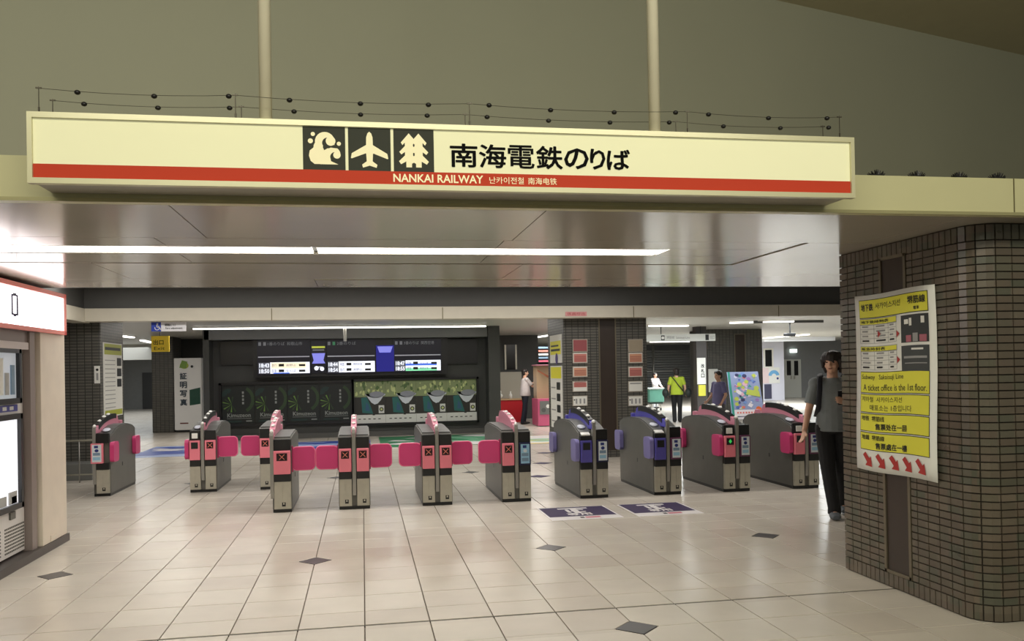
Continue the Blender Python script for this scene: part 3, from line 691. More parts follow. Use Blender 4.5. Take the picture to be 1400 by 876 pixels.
def blob_sheet(name, x0, y0, x1, y1, base, tones, lab, seed, nb=16):
    t = thing(name, lab, 'floor graphic', ((x0+x1)/2, (y0+y1)/2, 0)); r = random.Random(seed)
    bx((x0, y0, .0008), (x1, y1, .002)).build('film', base, t)
    s = Sheet((x0, y0, .002), XA, YA, .0006); Wq, Hq = x1-x0, y1-y0
    for k in range(nb):
        cx, cy = r.uniform(.1, .9)*Wq, r.uniform(.12, .88)*Hq; rr = r.uniform(.05, .16)*Hq
        s.poly([(min(Wq, max(0, cx+rr*2.2*math.cos(a)*r.uniform(.6, 1.1))), min(Hq, max(0, cy+rr*math.sin(a)*r.uniform(.6, 1.1)))) for a in [6.2832*q/9 for q in range(9)]], r.choice(tones), 1+k*.25)
    s.build('print', t)
M_fb = mat('film_blue', (48, 74, 158), .35); M_fb2 = mat('film_pale_blue', (150, 165, 205), .35); M_fg = mat('film_green', (38, 120, 78), .35); M_fg2 = mat('film_mint', (110, 176, 140), .35); M_fy = mat('film_yellow', (214, 190, 92), .35)
blob_sheet('floor_graphic', -4.45, 17.1, -3.05, 19.6, M_fb2, [M_fb, M_fb2, M_stw, M_fb], 'pale blue floor graphic between the two left gates', 3)
blob_sheet('floor_graphic', -1.9, 17.6, .15, 19.6, M_fb, [M_fb2, M_fb, M_fb2, M_icg], 'dark blue floor graphic in front of the green adverts', 4)
blob_sheet('floor_graphic', .35, 17.5, 3.3, 20.3, M_fg, [M_fg2, M_fg, M_stw, M_fg], 'green floor graphic below the waterfall adverts', 5, 22)
blob_sheet('floor_graphic', 3.35, 17.2, 4.6, 19.3, M_fy, [M_fg2, M_stw, M_fy], 'yellow floor graphic left of the notice pillar', 6)

# ---------------------------------------------------------------- background pillars
M_btile = brickmat('dark_brick_tile', (96, 93, 86), (84, 83, 78), (36, 36, 34), .108, .047)
def bg_pillar(x0, x1, y0, y1, h, label, strip=None):
    p = struct('tiled_pillar', bx((x0, y0, 0), (x1, y1, h), ch=.03), M_btile, label)
    if strip:
        a, b = strip
        bx((a+.02, y0-.004, .12), (b-.02, y0+.02, h-.15)).build('inset_panel', mat('inset_brown', (52, 42, 36)), p)
        mb = MB(); mb.box((a, y0-.012, .12), (a+.022, y0+.02, h-.15)); mb.box((b-.022, y0-.012, .12), (b, y0+.02, h-.15)); mb.box((a, y0-.012, h-.16), (b, y0+.02, h-.14))
        mb.build('inset_frame', mat('frame_steel', (120, 112, 96)), p)
    return p
bg_pillar(3.405, 4.895, 14.16, 15.45, 2.6, 'tiled pillar behind the blue gates, covered with notices', (4.02, 4.335))
bg_pillar(-5.9, -4.03, 14.2, 15.5, 2.6, 'dark tiled pillar at left behind the railing')
bg_pillar(P(207, 500, 24.3).x, P(237, 500, 24.3).x, 24.3, 25.4, 2.6, 'far dark pillar left of the photo booth')
a_, b_ = P(968, 500, 23.4).x, P(1043, 500, 23.4).x
bg_pillar(a_, b_, 23.4, 24.8, 2.6, 'far tiled pillar behind the colourful board', (P(1004, 470, 23.4).x, P(1019, 470, 23.4).x))
# notices on the middle pillar
M_nred = mat('notice_red_print', (196, 122, 112), .5); M_nred2 = mat('notice_orange_print', (206, 150, 120), .5); M_mrn = mat('notice_maroon', (150, 78, 82), .5); M_tan = mat('notice_tan', (160, 148, 128), .5)
ng = {0: [M_mrn, M_nred, M_nred2, M_nred, M_paper], 1: [M_tan, M_nred2, M_nred, M_paper, M_paper]}
ys = [(462, 482), (480.5, 497.5), (499.5, 516.5), (519.5, 536.5), (539.5, 556)]
names = ['topmost', 'second', 'third', 'fourth', 'lowest']
for cidx, (pa, pb2) in enumerate(((783, 805), (859, 881))):
    for k, (ya, yb) in enumerate(ys):
        A = P(pa, yb, 14.15); B_ = P(pb2, ya+(.5 if k == 0 else 0), 14.15); zz0, zz1 = A.z+.012, B_.z-.012
        x0, x1 = (A.x+.0, A.x+.262)
        t = thing('notice', '%s notice in the %s column on the tiled pillar behind the blue gates' % (names[k], ['left', 'right'][cidx]), 'notice', (x0, 14.15, zz0), 'notices on the middle pillar')
        bx((x0, 14.142, zz0), (x1, 14.158, zz1)).build('frame', mat('notice_frame', (176, 168, 156), .4), t)
        s = Sheet((x0, 14.141, zz0), XA, ZA, .002); Wq, Hq = x1-x0, zz1-zz0
        s.rect(.012, .012, Wq-.012, Hq-.012, M_paper if k else ng[cidx][k], 1)
        m = ng[cidx][k]
        if k == 4:
            for q in range(3): s.rect(.05+q*.07, .04, .08+q*.07, Hq-.05, GY, 2)
            s.disc(.03, Hq*.6, .012, M_ink, 2)
        elif k == 0: s.rect(.03, Hq*.4, Wq-.03, Hq-.05, m, 2)
        elif m is M_paper: s.rect(.03, Hq*.72, Wq-.03, Hq-.03, GY, 2)
        else:
            s.rect(.02, Hq*(.42 if k == 3 else .1), Wq-.02, Hq-.025, m, 2)
            for q in range(4): s.rect(.03, Hq*(.5 if k == 3 else .2)+q*Hq*.13, Wq-.03, Hq*(.5 if k == 3 else .2)+q*Hq*.13+.008, M_mrn, 3)
        s.build('print', t)
# tall side posters on the left face of the middle pillar
def side_poster(Xf, y0, y1, z0, z1, face, label, draw, name='wall_poster'):
    t = thing(name, label, 'poster', (Xf, (y0+y1)/2, z0))
    n = face; bx((min(Xf, Xf+n*.012), y0, z0), (max(Xf, Xf+n*.012), y1, z1)).build('paper', M_paper, t)
    u = Vector((0, n, 0)); o = Vector((Xf+n*.0125, y0 if n > 0 else y1, z0)); s = Sheet(o, u, ZA, .002); draw(s, y1-y0, z1-z0); s.build('print', t)
def dr1(s, W_, H_):
    s.rect(.04, H_*.3, W_-.04, H_*.78, M_yellow, 1); s.rect(.1, H_*.42, W_-.1, H_*.5, M_ink, 2); s.rect(.1, H_*.58, W_-.2, H_*.64, M_ink, 2); s.disc(W_*.6, H_*.15, .1, mat('emblem_purple', (70, 50, 120), .5), 2)
def dr2(s, W_, H_):
    s.rect(.04, H_*.8, W_-.04, H_*.98, M_yellow, 1)
    for k in range(4): s.rect(W_*.55, H_*(.08+k*.18), W_*.85, H_*(.2+k*.18), M_black, 1); s.rect(.06, H_*(.1+k*.18), W_*.45, H_*(.12+k*.18), GY, 1)
z_ = lambda py: P(762, py, 14.8).z
side_poster(3.405, 14.3, 15.2, z_(496), z_(458), -1, 'yellow and white poster on the side of the middle pillar', dr1)
side_poster(3.405, 14.3, 15.2, z_(585), z_(500), -1, 'tall green topped notice sheet on the side of the middle pillar', dr2)
# posters on left pillar's right face
def dr3(s, W_, H_):
    s.rect(.03, H_*.84, W_-.03, H_*.985, mat('poster_olive', (170, 176, 60), .5), 1); s.rect(.03, .02, W_-.03, H_*.09, mat('poster_olive', (170, 176, 60)), 1)
    s.rect(.06, H_*.9, W_-.1, H_*.94, M_ink, 2)
    for k in range(3): s.rect(W_*.7, H_*(.4+k*.145), W_*.95, H_*(.51+k*.145), M_ink, 1)
    for k in range(12): s.rect(.05, H_*(.12+k*.058), W_*.6, H_*(.13+k*.058), GY, 1)
side_poster(-4.03, 14.32, 15.35, P(150, 569, 14.8).z, P(150, 469, 14.8).z, 1, 'tall white timetable sheet with olive heading on the left pillar', dr3)
A, B_ = P(129, 524, 14.18), P(138, 500, 14.18)
t = thing('small_notice', 'small white sticker with a black dot on the left pillar', 'notice', (A.x, 14.18, A.z))
bx((A.x, 14.18, A.z), (B_.x-.02, 14.2, B_.z)).build('plate', M_paper, t)
s = Sheet((A.x, 14.179, A.z), XA, ZA, .002); s.disc(.045, B_.z-A.z-.06, .02, M_ink, 1); s.rect(.03, .05, .06, .16, GY, 1); s.build('print', t)
# railing by the left pillar
t = thing('railing', 'grey metal railing in front of the left pillar', 'railing', (-4.3, 13.5, 0))
rx = [P(88, 607, 13.4).x+i*.2 for i in range(5)]
for i, x in enumerate(rx): MB().tube([(x, 13.4, 0), (x, 13.4, .62)], .016 if i in (0, 2, 4) else .009, 8).build('post', M_rail if i else M_steel, t, smooth=True)
MB().tube([(rx[0], 13.4, .62), (rx[-1], 13.4, .62)], .014, 8).build('top_rail', M_steel, t, smooth=True)
MB().tube([(rx[0], 13.4, .12), (rx[-1], 13.4, .12)], .01, 8).build('bottom_rail', M_steel, t, smooth=True)
tag(bx((-5.4, 13.7, 0), (-4.03, 14.15, .25), ch=.01).build('floor_box', M_mid), 'low grey box behind the railing', 'box')
# ---------------------------------------------------------------- signs hanging from beam
A, B_ = P(207, 453, 13.97), P(254, 440, 13.97)
t = thing('hanging_sign', 'small white sign with blue wheelchair symbol below the cream beam', 'sign', (A.x, 13.97, A.z))
bx((A.x, 13.97, A.z), (B_.x, 14.0, B_.z)).build('plate', mat('sign_white', (226, 226, 232), .4), t)
s = Sheet((A.x, 13.969, A.z), XA, ZA, .002); H_ = B_.z-A.z; W_ = B_.x-A.x; MB_ = mat('symbol_blue', (30, 60, 170), .4)
s.rect(0, 0, H_, H_, MB_, 1); s.disc(.09, H_-.03, .014, M_paper, 2); s.arc(.085, .055, .028, .038, -200, 60, M_paper, 2); s.rect(.078, .055, .09, .105, M_paper, 2); s.poly([(.078, .055), (.12, .055), (.135, .02), (.145, .025), (.125, .068), (.078, .068)], M_paper, 2)
s.text('精算機はこちら', .2, .08, .36, .12, M_ink, 2, .01); s.text('Fare adjustment', .21, .03, .46, .062, M_ink, 2, .01)
s.build('print', t)
for x in (A.x+.08, B_.x-.08): MB().tube([(x, 13.985, B_.z), (x, 13.985, 2.4)], .006, 6).build('hanger', M_steel, t)
A, B_ = P(207, 481, 17), P(231, 459, 17)
t = thing('hanging_sign', 'yellow hanging sign in front of the far dark pillar', 'sign', (A.x, 17, A.z))
bx((A.x, 17, A.z), (B_.x, 17.04, B_.z)).build('plate', mat('sign_yellow', (236, 204, 66), .4, emit=.12), t)
s = Sheet((A.x, 16.998, A.z), XA, ZA, .002); H_ = B_.z-A.z; W_ = B_.x-A.x
s.text('出口', .04, H_*.45, W_-.1, H_*.75, M_ink, 1, .02); s.text('Exit', .05, H_*.12, W_-.08, H_*.32, M_ink, 1); s.build('print', t)
MB().tube([((A.x+B_.x)/2, 17.02, B_.z), ((A.x+B_.x)/2, 17.02, 2.6)], .01, 6).build('hanger', M_black, t)
A, B_ = P(773, 432, 13.83), P(802, 426, 13.83)
t = thing('beam_label', 'small pink label stuck on the cream beam above the notice pillar', 'label', (A.x, 13.83, A.z))
bx((A.x, 13.826, A.z), (B_.x, 13.836, B_.z)).build('plate', mat('label_pink', (214, 150, 150), .5), t)
s = Sheet((A.x, 13.8255, A.z), XA, ZA, .002); s.text('係員呼出', .03, .012, B_.x-A.x-.03, B_.z-A.z-.012, mat('label_ink', (170, 60, 60), .5), 1); s.build('print', t)
# ---------------------------------------------------------------- back wall with adverts and boards
BY = 20.7
bwx0, bwx1 = P(291, 500, BY).x, P(664, 500, BY).x
struct('wall_back', bx((bwx0-.13, BY, 0), (bwx1+.28, BY+.4, 2.6)), M_dark, 'dark wall holding the adverts and the departure boards')
struct('trim_5', bx((bwx0-.1, BY-.5, 2.34), (bwx1-.02, BY, 2.6)), mat('bulkhead_grey', (100, 101, 100), .45), 'grey bulkhead over the departure boards')
for i, (a, b) in enumerate(((bwx0-.13, bwx0-.0), (bwx1, bwx1+.28))): struct('trim_%d' % (6+i), bx((a, BY-.5, 0), (b, BY, 2.6)), M_dark)
struct('baseboard_back', bx((bwx0, BY-.04, 0), (bwx1, BY, .12)), mat('base_grey', (84, 84, 82), .5))
def ad_case(pa, pb2, pt, pbm, label):
    A, B_ = P(pa, pbm, BY-.1), P(pb2, pt, BY-.1)
    t = thing('advert_case', label, 'advert case', (A.x, BY-.1, A.z)); mb = MB()
    x0, x1, z0, z1 = A.x, B_.x, A.z, B_.z
    for a, b in (((x0, BY-.12, z0), (x1, BY-.002, z0+.05)), ((x0, BY-.12, z1-.05), (x1, BY-.002, z1)), ((x0, BY-.12, z0), (x0+.05, BY-.002, z1)), ((x1-.05, BY-.12, z0), (x1, BY-.002, z1))): mb.box(a, b)
    mb.build('frame', M_black, t); bx((x0+.05, BY-.03, z0+.05), (x1-.05, BY-.002, z1-.05)).build('back_panel', M_black, t)
    return x0+.05, x1-.05, z0+.05, z1-.05
x0, x1, z0, z1 = ad_case(300, 483, 520, 583, 'left black advert case holding four dark green posters')
M_adg = [mat('advert_dark', (26, 32, 30), .35), mat('advert_leaf', (46, 68, 38), .5), mat('advert_bright_leaf', (104, 140, 62), .5), mat('advert_teal', (28, 52, 48), .5), mat('advert_text', (140, 144, 140), .5)]
wq = (x1-x0)/4
for i in range(4):
    xa = x0+i*wq; t = thing('advert_poster', '%s of the four dark posters with green rays' % ['leftmost', 'second', 'third', 'rightmost'][i], 'poster', (xa, BY-.04, z0), 'dark green adverts')
    bx((xa+.01, BY-.05, z0), (xa+wq-.01, BY-.032, z1)).build('paper', M_adg[0], t)
    s = Sheet((xa+.01, BY-.051, z0), XA, ZA, .003); Wp, Hp = wq-.02, z1-z0; r = random.Random(11)
    s.arc(Wp*.55, Hp*.62, Wp*.36, Wp*.46, -60, 60, M_adg[1], 1); s.arc(Wp*.2, Hp*.75, Wp*.05, Wp*.2, 60, 200, M_adg[3], 1)
    for k in range(9):
        a = math.radians(80+k*26); s.poly([(Wp*.3, Hp*.5), (Wp*.3+.3*Wp*math.cos(a), Hp*.5+.2*Hp*math.sin(a)), (Wp*.3+.3*Wp*math.cos(a+.16), Hp*.5+.2*Hp*math.sin(a+.16))], M_adg[2 if k % 2 else 1], 2)
    for k in range(4): s.rect(Wp*.62, Hp*(.5+k*.09), Wp*.68, Hp*(.56+k*.09), M_adg[4], 2)
    s.text('Kimuzeon', Wp*.16, Hp*.17, Wp*.88, Hp*.27, M_adg[4], 2, .02); s.rect(Wp*.14, Hp*.13, Wp*.9, Hp*.14, M_adg[4], 2); s.rect(Wp*.1, Hp*.04, Wp*.6, Hp*.08, M_adg[3], 2); s.rect(Wp*.74, Hp*.05, Wp*.92, Hp*.08, M_adg[4], 2)
    s.build('print', t)
x0, x1, z0, z1 = ad_case(482, 654, 515, 582, 'right black advert case holding four bright river posters')
A2 = [mat('advert2_olive', (136, 148, 104), .5), mat('advert2_lime', (196, 204, 140), .5), mat('advert2_forest', (84, 108, 62), .5), mat('advert2_silver', (204, 208, 216), .5), mat('advert2_slate', (140, 142, 152), .5), mat('advert2_teal', (38, 100, 98), .5), mat('advert2_brown', (44, 42, 38), .5), mat('advert2_band', (214, 214, 210), .5), mat('advert2_blue', (50, 88, 120), .5)]
wq = (x1-x0)/4
for i in range(4):
    xa = x0+i*wq; t = thing('advert_poster', '%s of the four bright river posters with white foot band' % ['leftmost', 'second', 'third', 'rightmost'][i], 'poster', (xa, BY-.04, z0), 'bright river adverts')
    bx((xa+.002, BY-.05, z0), (xa+wq-.002, BY-.032, z1)).build('paper', A2[0], t)
    s = Sheet((xa+.002, BY-.051, z0), XA, ZA, .003); Wp, Hp = wq-.004, z1-z0; r = random.Random(5+i)
    for k in range(40):
        cx, cy, rr = r.uniform(.06, .94)*Wp, r.uniform(.66, .97)*Hp, r.uniform(.02, .06)*Wp
        s.poly([(min(Wp, max(0, cx+rr*math.cos(a)*r.uniform(.5, 1.3))), min(Hp, max(.6*Hp, cy+rr*1.6*math.sin(a)*r.uniform(.5, 1.3)))) for a in [6.2832*q/7 for q in range(7)]], r.choice(A2[0:3]), 1+k*.04)
    s.rect(0, Hp*.2, Wp, Hp*.62, A2[6], 3)
    s.poly([(0, .2*Hp), (.28*Wp, .2*Hp), (.3*Wp, .58*Hp), (.06*Wp, .56*Hp), (0, .5*Hp)], A2[6], 4)
    s.poly([(.25*Wp, .25*Hp), (.6*Wp, .22*Hp), (.5*Wp, .45*Hp), (.4*Wp, .62*Hp), (.22*Wp, .6*Hp)], A2[5], 4.5); s.poly([(.35*Wp, .3*Hp), (.5*Wp, .28*Hp), (.46*Wp, .42*Hp), (.38*Wp, .5*Hp)], A2[8], 5)
    pts = [(x_*Wp, (.70-.26*math.sin(math.pi*min(1, max(0, (x_-.36)/.62))))*Hp) for x_ in (.36, .45, .55, .65, .75, .85, .95, 1.0)]
    s.poly([(.36*Wp, .66*Hp)]+pts+[(Wp, .66*Hp), (.8*Wp, .60*Hp), (.6*Wp, .6*Hp)], A2[3], 6)
    s.disc(.72*Wp, .68*Hp, .24*Wp, A2[4], 6.5, ry=.07*Hp)
    s.rect(.78*Wp, .23*Hp, .96*Wp, .42*Hp, A2[7], 6.5); s.disc(.87*Wp, .325*Hp, .07*Wp, A2[6], 7, n=12); s.disc(.87*Wp, .325*Hp, .04*Wp, A2[1], 7.5, n=12)
    s.rect(0, 0, Wp, .2*Hp, A2[7], 7)
    for k in range(5): s.rect((.12+k*.16)*Wp, .09*Hp, (.2+k*.16)*Wp, .11*Hp, A2[6], 8)
    s.rect(.58*Wp, .185*Hp, .66*Wp, .22*Hp, A2[6], 8); s.build('print', t)
# departure boards
A, B_ = P(346, 516, BY-.35), P(612, 463, BY-.35)
hb = thing('board_housing', 'black housing panel behind the row of departure displays', 'panel', (A.x, BY-.3, A.z))
bx((P(303, 500, BY).x, BY-.12, P(303, 499, BY).z), (P(352, 500, BY).x, BY-.002, P(303, 467, BY).z)).build('side_panel', M_black, hb)
bx((P(603, 500, BY).x, BY-.12, P(650, 497, BY).z), (P(652, 500, BY).x, BY-.002, P(650, 464, BY).z)).build('side_panel', M_black, hb)
bx((A.x, BY-.3, A.z), (B_.x, BY-.002, 2.34)).build('main_panel', M_black, hb)
E_w = mat('lcd_white', (226, 230, 240), emit=.95); E_b = mat('lcd_blue', (24, 24, 130), emit=.5); E_bb = mat('lcd_pale_blue', (130, 132, 226), emit=.7); E_o = mat('lcd_warm', (238, 226, 196), emit=.9); E_g = mat('lcd_green', (130, 220, 170), emit=.8); E_y = mat('lcd_lime', (180, 190, 70), emit=.6); E_line = mat('board_line', (160, 160, 170), emit=.45); E_hd = mat('board_heading', (120, 122, 128), emit=.3); M_nv = mat('board_navy', (18, 18, 38), .3); E_blue = mat('lcd_stripe_blue', (70, 110, 220), emit=.8)
YB_ = BY-.36
for i, (pa, pb2, lab) in enumerate(((352, 424, 'left departure display with warm first row'), (447, 513, 'middle departure display with plain white rows'), (539, 603, 'right departure display with blue and green rows'))):
    A, B_ = P(pa, 513-i*2, YB_), P(pb2, 464-i*.5, YB_)
    t = thing('departure_display', lab, 'display', (A.x, YB_, A.z), 'departure displays'); W_, H_ = B_.x-A.x, B_.z-A.z
    bx((A.x, YB_, A.z), (B_.x, YB_+.055, B_.z)).build('casing', M_nv, t)
    s = Sheet((A.x, YB_-.001, A.z), XA, ZA, .003)
    s.rect(.02, H_*.50, W_-.02, H_*.53, E_line, 1)
    s.rect(.03, H_*.84, .09, H_*.94, E_hd, 1); s.rect(.14, H_*.84, .2, H_*.94, E_hd if i != 1 else mat('board_green', (60, 130, 90), emit=.3), 1)
    s.text(['1番のりば  和歌山市', '2番のりば', '3番のりば  関西空港'][i], .24, H_*.84, W_*(.85 if i != 1 else .6), H_*.94, E_hd, 1)
    s.rect(W_*.24, H_*.04, W_-.02, H_*.36, E_w, 1)
    s.rect(W_*.02, H_*.045, W_*.23, H_*.355, mat('board_slate', (110, 112, 124), emit=.25), 1)
    tm = [('18:43', '18:50'), ('18:44', '18:54'), ('18:47', '18:55')][i]
    s.text(tm[0], W_*.04, H_*.22, W_*.22, H_*.33, E_w, 2, .03); s.text(tm[1], W_*.04, H_*.06, W_*.22, H_*.17, E_w, 2, .03)
    if i == 0: s.rect(W_*.26, H_*.18, W_*.92, H_*.35, E_o, 2); s.rect(W_*.3, H_*.04, W_*.6, H_*.065, E_blue, 2)
    if i == 2: s.rect(W_*.24, H_*.2, W_*.9, H_*.26, E_blue, 2); s.rect(W_*.24, H_*.04, W_*.9, H_*.12, E_g, 2)
    for k, yy in enumerate((.08, .24)):
        s.rect(W_*.40, H_*yy, W_*.50, H_*(yy+.075), M_ink, 3); s.rect(W_*.78, H_*yy, W_*.9, H_*(yy+.06), M_ink, 3)
        s.text(['区急', '急行', '特急'][(i+k) % 3], W_*.27, H_*(yy-.01), W_*.36, H_*(yy+.08), mat('lcd_ink', (90, 90, 150), .5), 3); s.text(['なんば', '高野山', '関西空港'][(i+k) % 3], W_*.54, H_*yy, W_*.72, H_*(yy+.07), mat('lcd_ink', (90, 90, 150)), 3)
    s.build('screen', t)
for i, (pa, pb2, pt, pbm, lab) in enumerate(((425, 446, 466, 510, 'narrow blue information screen between left and middle displays'), (514, 539, 471, 509, 'narrow deep blue information screen between middle and right displays'))):
    A, B_ = P(pa, pbm, YB_), P(pb2, pt, YB_); t = thing('information_screen', lab, 'display', (A.x, YB_, A.z)); W_, H_ = B_.x-A.x, B_.z-A.z
    bx((A.x+.01, YB_, A.z), (B_.x-.01, YB_+.055, B_.z)).build('casing', M_nv, t)
    s = Sheet((A.x+.01, YB_-.001, A.z), XA, ZA, .003); W_ -= .02
    if i == 0:
        s.rect(.02, H_*.78, W_-.02, H_*.84, E_y, 1); s.rect(.04, H_*.7, W_-.04, H_*.74, E_hd, 1); s.poly([(.02, H_*.62), (.06, H_*.4), (.02, H_*.3), (W_-.02, H_*.3), (W_-.06, H_*.4), (W_-.02, H_*.62)], E_bb, 1); s.disc(W_*.35, H_*.15, .05, E_w, 1); s.disc(W_*.72, H_*.13, .05, E_w, 1); s.rect(W_*.3, H_*.18, W_*.7, H_*.2, E_w, 1)
    else:
        s.rect(.0, .02, W_, H_*.98, E_b, 1); s.poly([(.03, H_*.94), (.08, H_*.72), (W_-.08, H_*.72), (W_-.03, H_*.94)], E_bb, 2)
    s.build('screen', t)
# white drop pole and tube light in front of boards
x = P(472, 455, 20.0).x
t = thing('hanging_light', 'long thin tube light on a white drop pole before the departure displays', 'ceiling light', (x, 19.6, 2.5))
xa, xb = P(264, 446, 19.6).x, P(664, 443, 19.6).x
bx((xa, 19.56, 2.545), (xb, 19.64, 2.575), ch=.004).build('tube', M_tubefar, t); bx((xa, 19.5, 2.575), (xb, 19.7, 2.599)).build('reflector', M_white, t)
MB().tube([(x, 19.6, 2.25), (x, 19.6, 2.56)], .035, 10).build('drop_pole', M_white, t, smooth=True)
# other ceiling tubes in the concourse
for i, (p0, p1, lab) in enumerate((((713, 464), (752, 458), 'slanting tube light left of the notice pillar'), ((888, 445), (940, 445), 'short tube light just right of the notice pillar'), ((998, 441), (1085, 439), 'tube light above the far tiled pillar'),
        ((889, 476), (950, 471), 'distant slanting tube light over the shutter'), ((1045, 462), (1105, 457), 'bright tube light over the white door'), ((165, 459), (181, 461), 'short far tube light at left'), ((194, 465), (207, 468), 'far tube light beside the yellow sign'))):
    a, b = G(*p0, z=2.57), G(*p1, z=2.57)
    if a.y > 44 or b.y > 44: a = P(*p0, 34); b = P(*p1, 34); a.z = b.z = 2.57
    d = (b-a); d.z = 0; n = Vector((-d.y, d.x, 0)).normalized()*.06
    t = thing('ceiling_tube_light', lab, 'ceiling light', ((a+b)/2)[:], 'tube lights of the concourse')
    MB().prism([(0, -1), (d.length, -1), (d.length, 1), (0, 1)], a-Vector((0, 0, .02)), d.normalized(), n, (0, 0, 1), .03).build('tube', M_tubefar, t)
    MB().prism([(0, -1.6), (d.length, -1.6), (d.length, 1.6), (0, 1.6)], a+Vector((0, 0, .011)), d.normalized(), n, (0, 0, 1), .018).build('reflector', M_white, t)
# ---------------------------------------------------------------- photo booth, left corridor
A, B_ = P(239, 589, 24.2), P(275, 489, 24.2)
t = thing('photo_booth', 'white photo booth panel with vertical characters and dark green square', 'photo booth', (A.x, 24.2, 0))
bx((A.x, 24.2, .06), (B_.x, 25.4, B_.z), ch=.02).build('cabinet', mat('booth_white', (222, 220, 216), .4, emit=.06), t); bx((A.x+.03, 24.24, 0), (B_.x-.03, 25.38, .06)).build('plinth', M_black, t)
bx((A.x-.02, 24.25, .75), (A.x, 24.6, 1.15)).build('coin_unit', M_black, t)
s = Sheet((A.x, 24.19, 0), XA, ZA, .004); W_, H_ = B_.x-A.x, B_.z
s.disc(W_*.38, H_*.9, W_*.16, mat('logo_lime', (176, 190, 66), .5), 1, ry=.09); s.disc(W_*.66, H_*.885, .035, M_ink, 1); s.poly([(.2*W_, .87*H_), (.3*W_, .97*H_), (.5*W_, .95*H_), (.45*W_, .86*H_)], mat('logo_green', (130, 168, 70), .5), 2)
for k, ch_ in enumerate('証明写真'): s.text(ch_, W_*.22, H_*(.715-k*.118), W_*.46, H_*(.80-k*.118), mat('booth_ink', (44, 60, 72), .5), 1, .03)
s.poly([(W_*.56, H_*.36), (W_*.95, H_*.38), (W_*.95, H_*.60), (W_*.56, H_*.57)], mat('booth_green', (14, 74, 56), .5), 1); s.rect(W_*.2, H_*.115, W_*.5, H_*.13, mat('booth_brown', (110, 50, 40), .5), 1); s.build('print', t)
struct('wall_booth', bx((P(239, 500, 26).x-.4, 26, 0), (-3.0, 26.2, 2.6)), M_dark)
struct('wall_corridor', bx((-15.8, 42, 0), (P(237, 500, 42).x+2, 42.2, 2.6)), mat('corridor_grey', (132, 132, 130), .5, var=.04))
A, B_ = P(166, 492, 30), P(206, 478, 30)
struct('trim_8', bx((A.x-2, 30, A.z), (B_.x+.3, 30.4, 2.6)), mat('corridor_beam', (196, 194, 186), .5))
A, B_ = P(195, 561, 41.9), P(210, 509, 41.9)
struct('door_1', bx((A.x, 41.92, 0), (B_.x, 42.0, B_.z)), mat('door_dark', (60, 60, 60), .4))
# ---------------------------------------------------------------- stall area (behind middle)
wx0, wx1 = P(672, 500, 26).x, P(757, 500, 26).x
struct('wall_stall', bx((3.2, 26, 0), (P(736, 500, 26).x, 26.2, 2.6)), M_dark, 'dark wall behind the game stall')
A, B_ = P(691, 505, 25.95), P(705, 471, 25.95)
t = struct('window_1', bx((A.x, 25.95, A.z), (B_.x, 26.0, B_.z)), mat('window_dark', (22, 22, 22), .2)); mb = MB()
for xx in (A.x-.02, B_.x-.02): mb.box((xx, 25.93, A.z), (xx+.05, 26.0, B_.z))
mb.build('window_frame', M_steel, t)
A, B_ = P(674, 544, 25.3), P(713, 508, 25.3)
tag(bx((A.x-.2, 25.3, 0), (B_.x, 25.4, B_.z)).build('display_screen', mat('screen_beige', (176, 172, 158), .6)), 'pale beige partition behind the red counter', 'partition')
A, B_ = P(676, 580, 24.4), P(712, 545, 24.4)
t = thing('counter', 'red draped counter left of the man in the white shirt', 'counter', (A.x, 24.4, 0))
bx((A.x, 24.4, 0), (B_.x+.1, 25.0, B_.z-.03)).build('red_front', mat('counter_red', (190, 20, 32), .5), t); bx((A.x-.03, 24.36, B_.z-.03), (B_.x+.12, 25.05, B_.z)).build('counter_top', mat('counter_wood', (206, 170, 130), .5), t)
for k, (px, lab) in enumerate(((681, 'pale plush lump on the left end of the red counter'), (698, 'small pale bottle shape on the red counter'))):
    c = P(px, 540, 24.7); m_ = MB(); zb = B_.z
    if k == 0: m_.ball((c.x, 24.7, zb+.09), (.14, .1, .09)); m_.ball((c.x+.03, 24.7, zb+.2), (.07, .07, .07))
    else: m_.tube([(c.x, 24.7, zb), (c.x, 24.7, zb+.12), (c.x, 24.7, zb+.16), (c.x, 24.7, zb+.22)], [.05, .05, .02, .02], 10)
    tag(m_.build('counter_item', M_paper, smooth=True), lab, 'item')
A, B_ = P(736, 583, 22.2), P(757, 498, 22.2)
t = thing('prize_machine', 'pink prize game machine partly hidden by the notice pillar', 'game machine', (A.x, 22.2, 0)); x0, x1, H_ = A.x, A.x+.85, B_.z
zA, zB = P(745, 545, 22.2).z, P(745, 505, 22.2).z
MP = mat('machine_pink', (206, 96, 132), .4)
bx((x0, 22.2, .02), (x1, 23.0, zA)).build('base_cabinet', MP, t)
bx((x0, 22.2, zB+.1), (x1, 23.0, H_), ch=.02).build('header', mat('machine_header', (150, 96, 110), .4), t)
bx((x0+.04, 22.5, zA), (x1-.04, 22.95, zB+.1)).build('display_window', mat('machine_window', (176, 152, 122), .3), t)
mb = MB(); mb.prism([(0, 0), (.02, -.05), (.9, -.6), (.9, -.5)], (x0, 22.18, zB), XA, ZA, (0, 1, 0), .04); mb.build('slanting_bar', mat('machine_brown', (130, 70, 44), .5), t)
s = Sheet((x0, 22.19, 0), XA, ZA, .003); s.rect(.05, zA-.42, .35, zA-.06, M_mid, 1); s.disc(.15, zA-.3, .06, M_deck, 2); s.disc(.27, zA-.2, .05, M_paper, 2)
for k in range(5): s.rect(.04, zB+.2+k*.09, .3, zB+.25+k*.09, [M_stp, M_icg, M_paper, M_nred, M_icg][k], 1)
s.build('print', t)
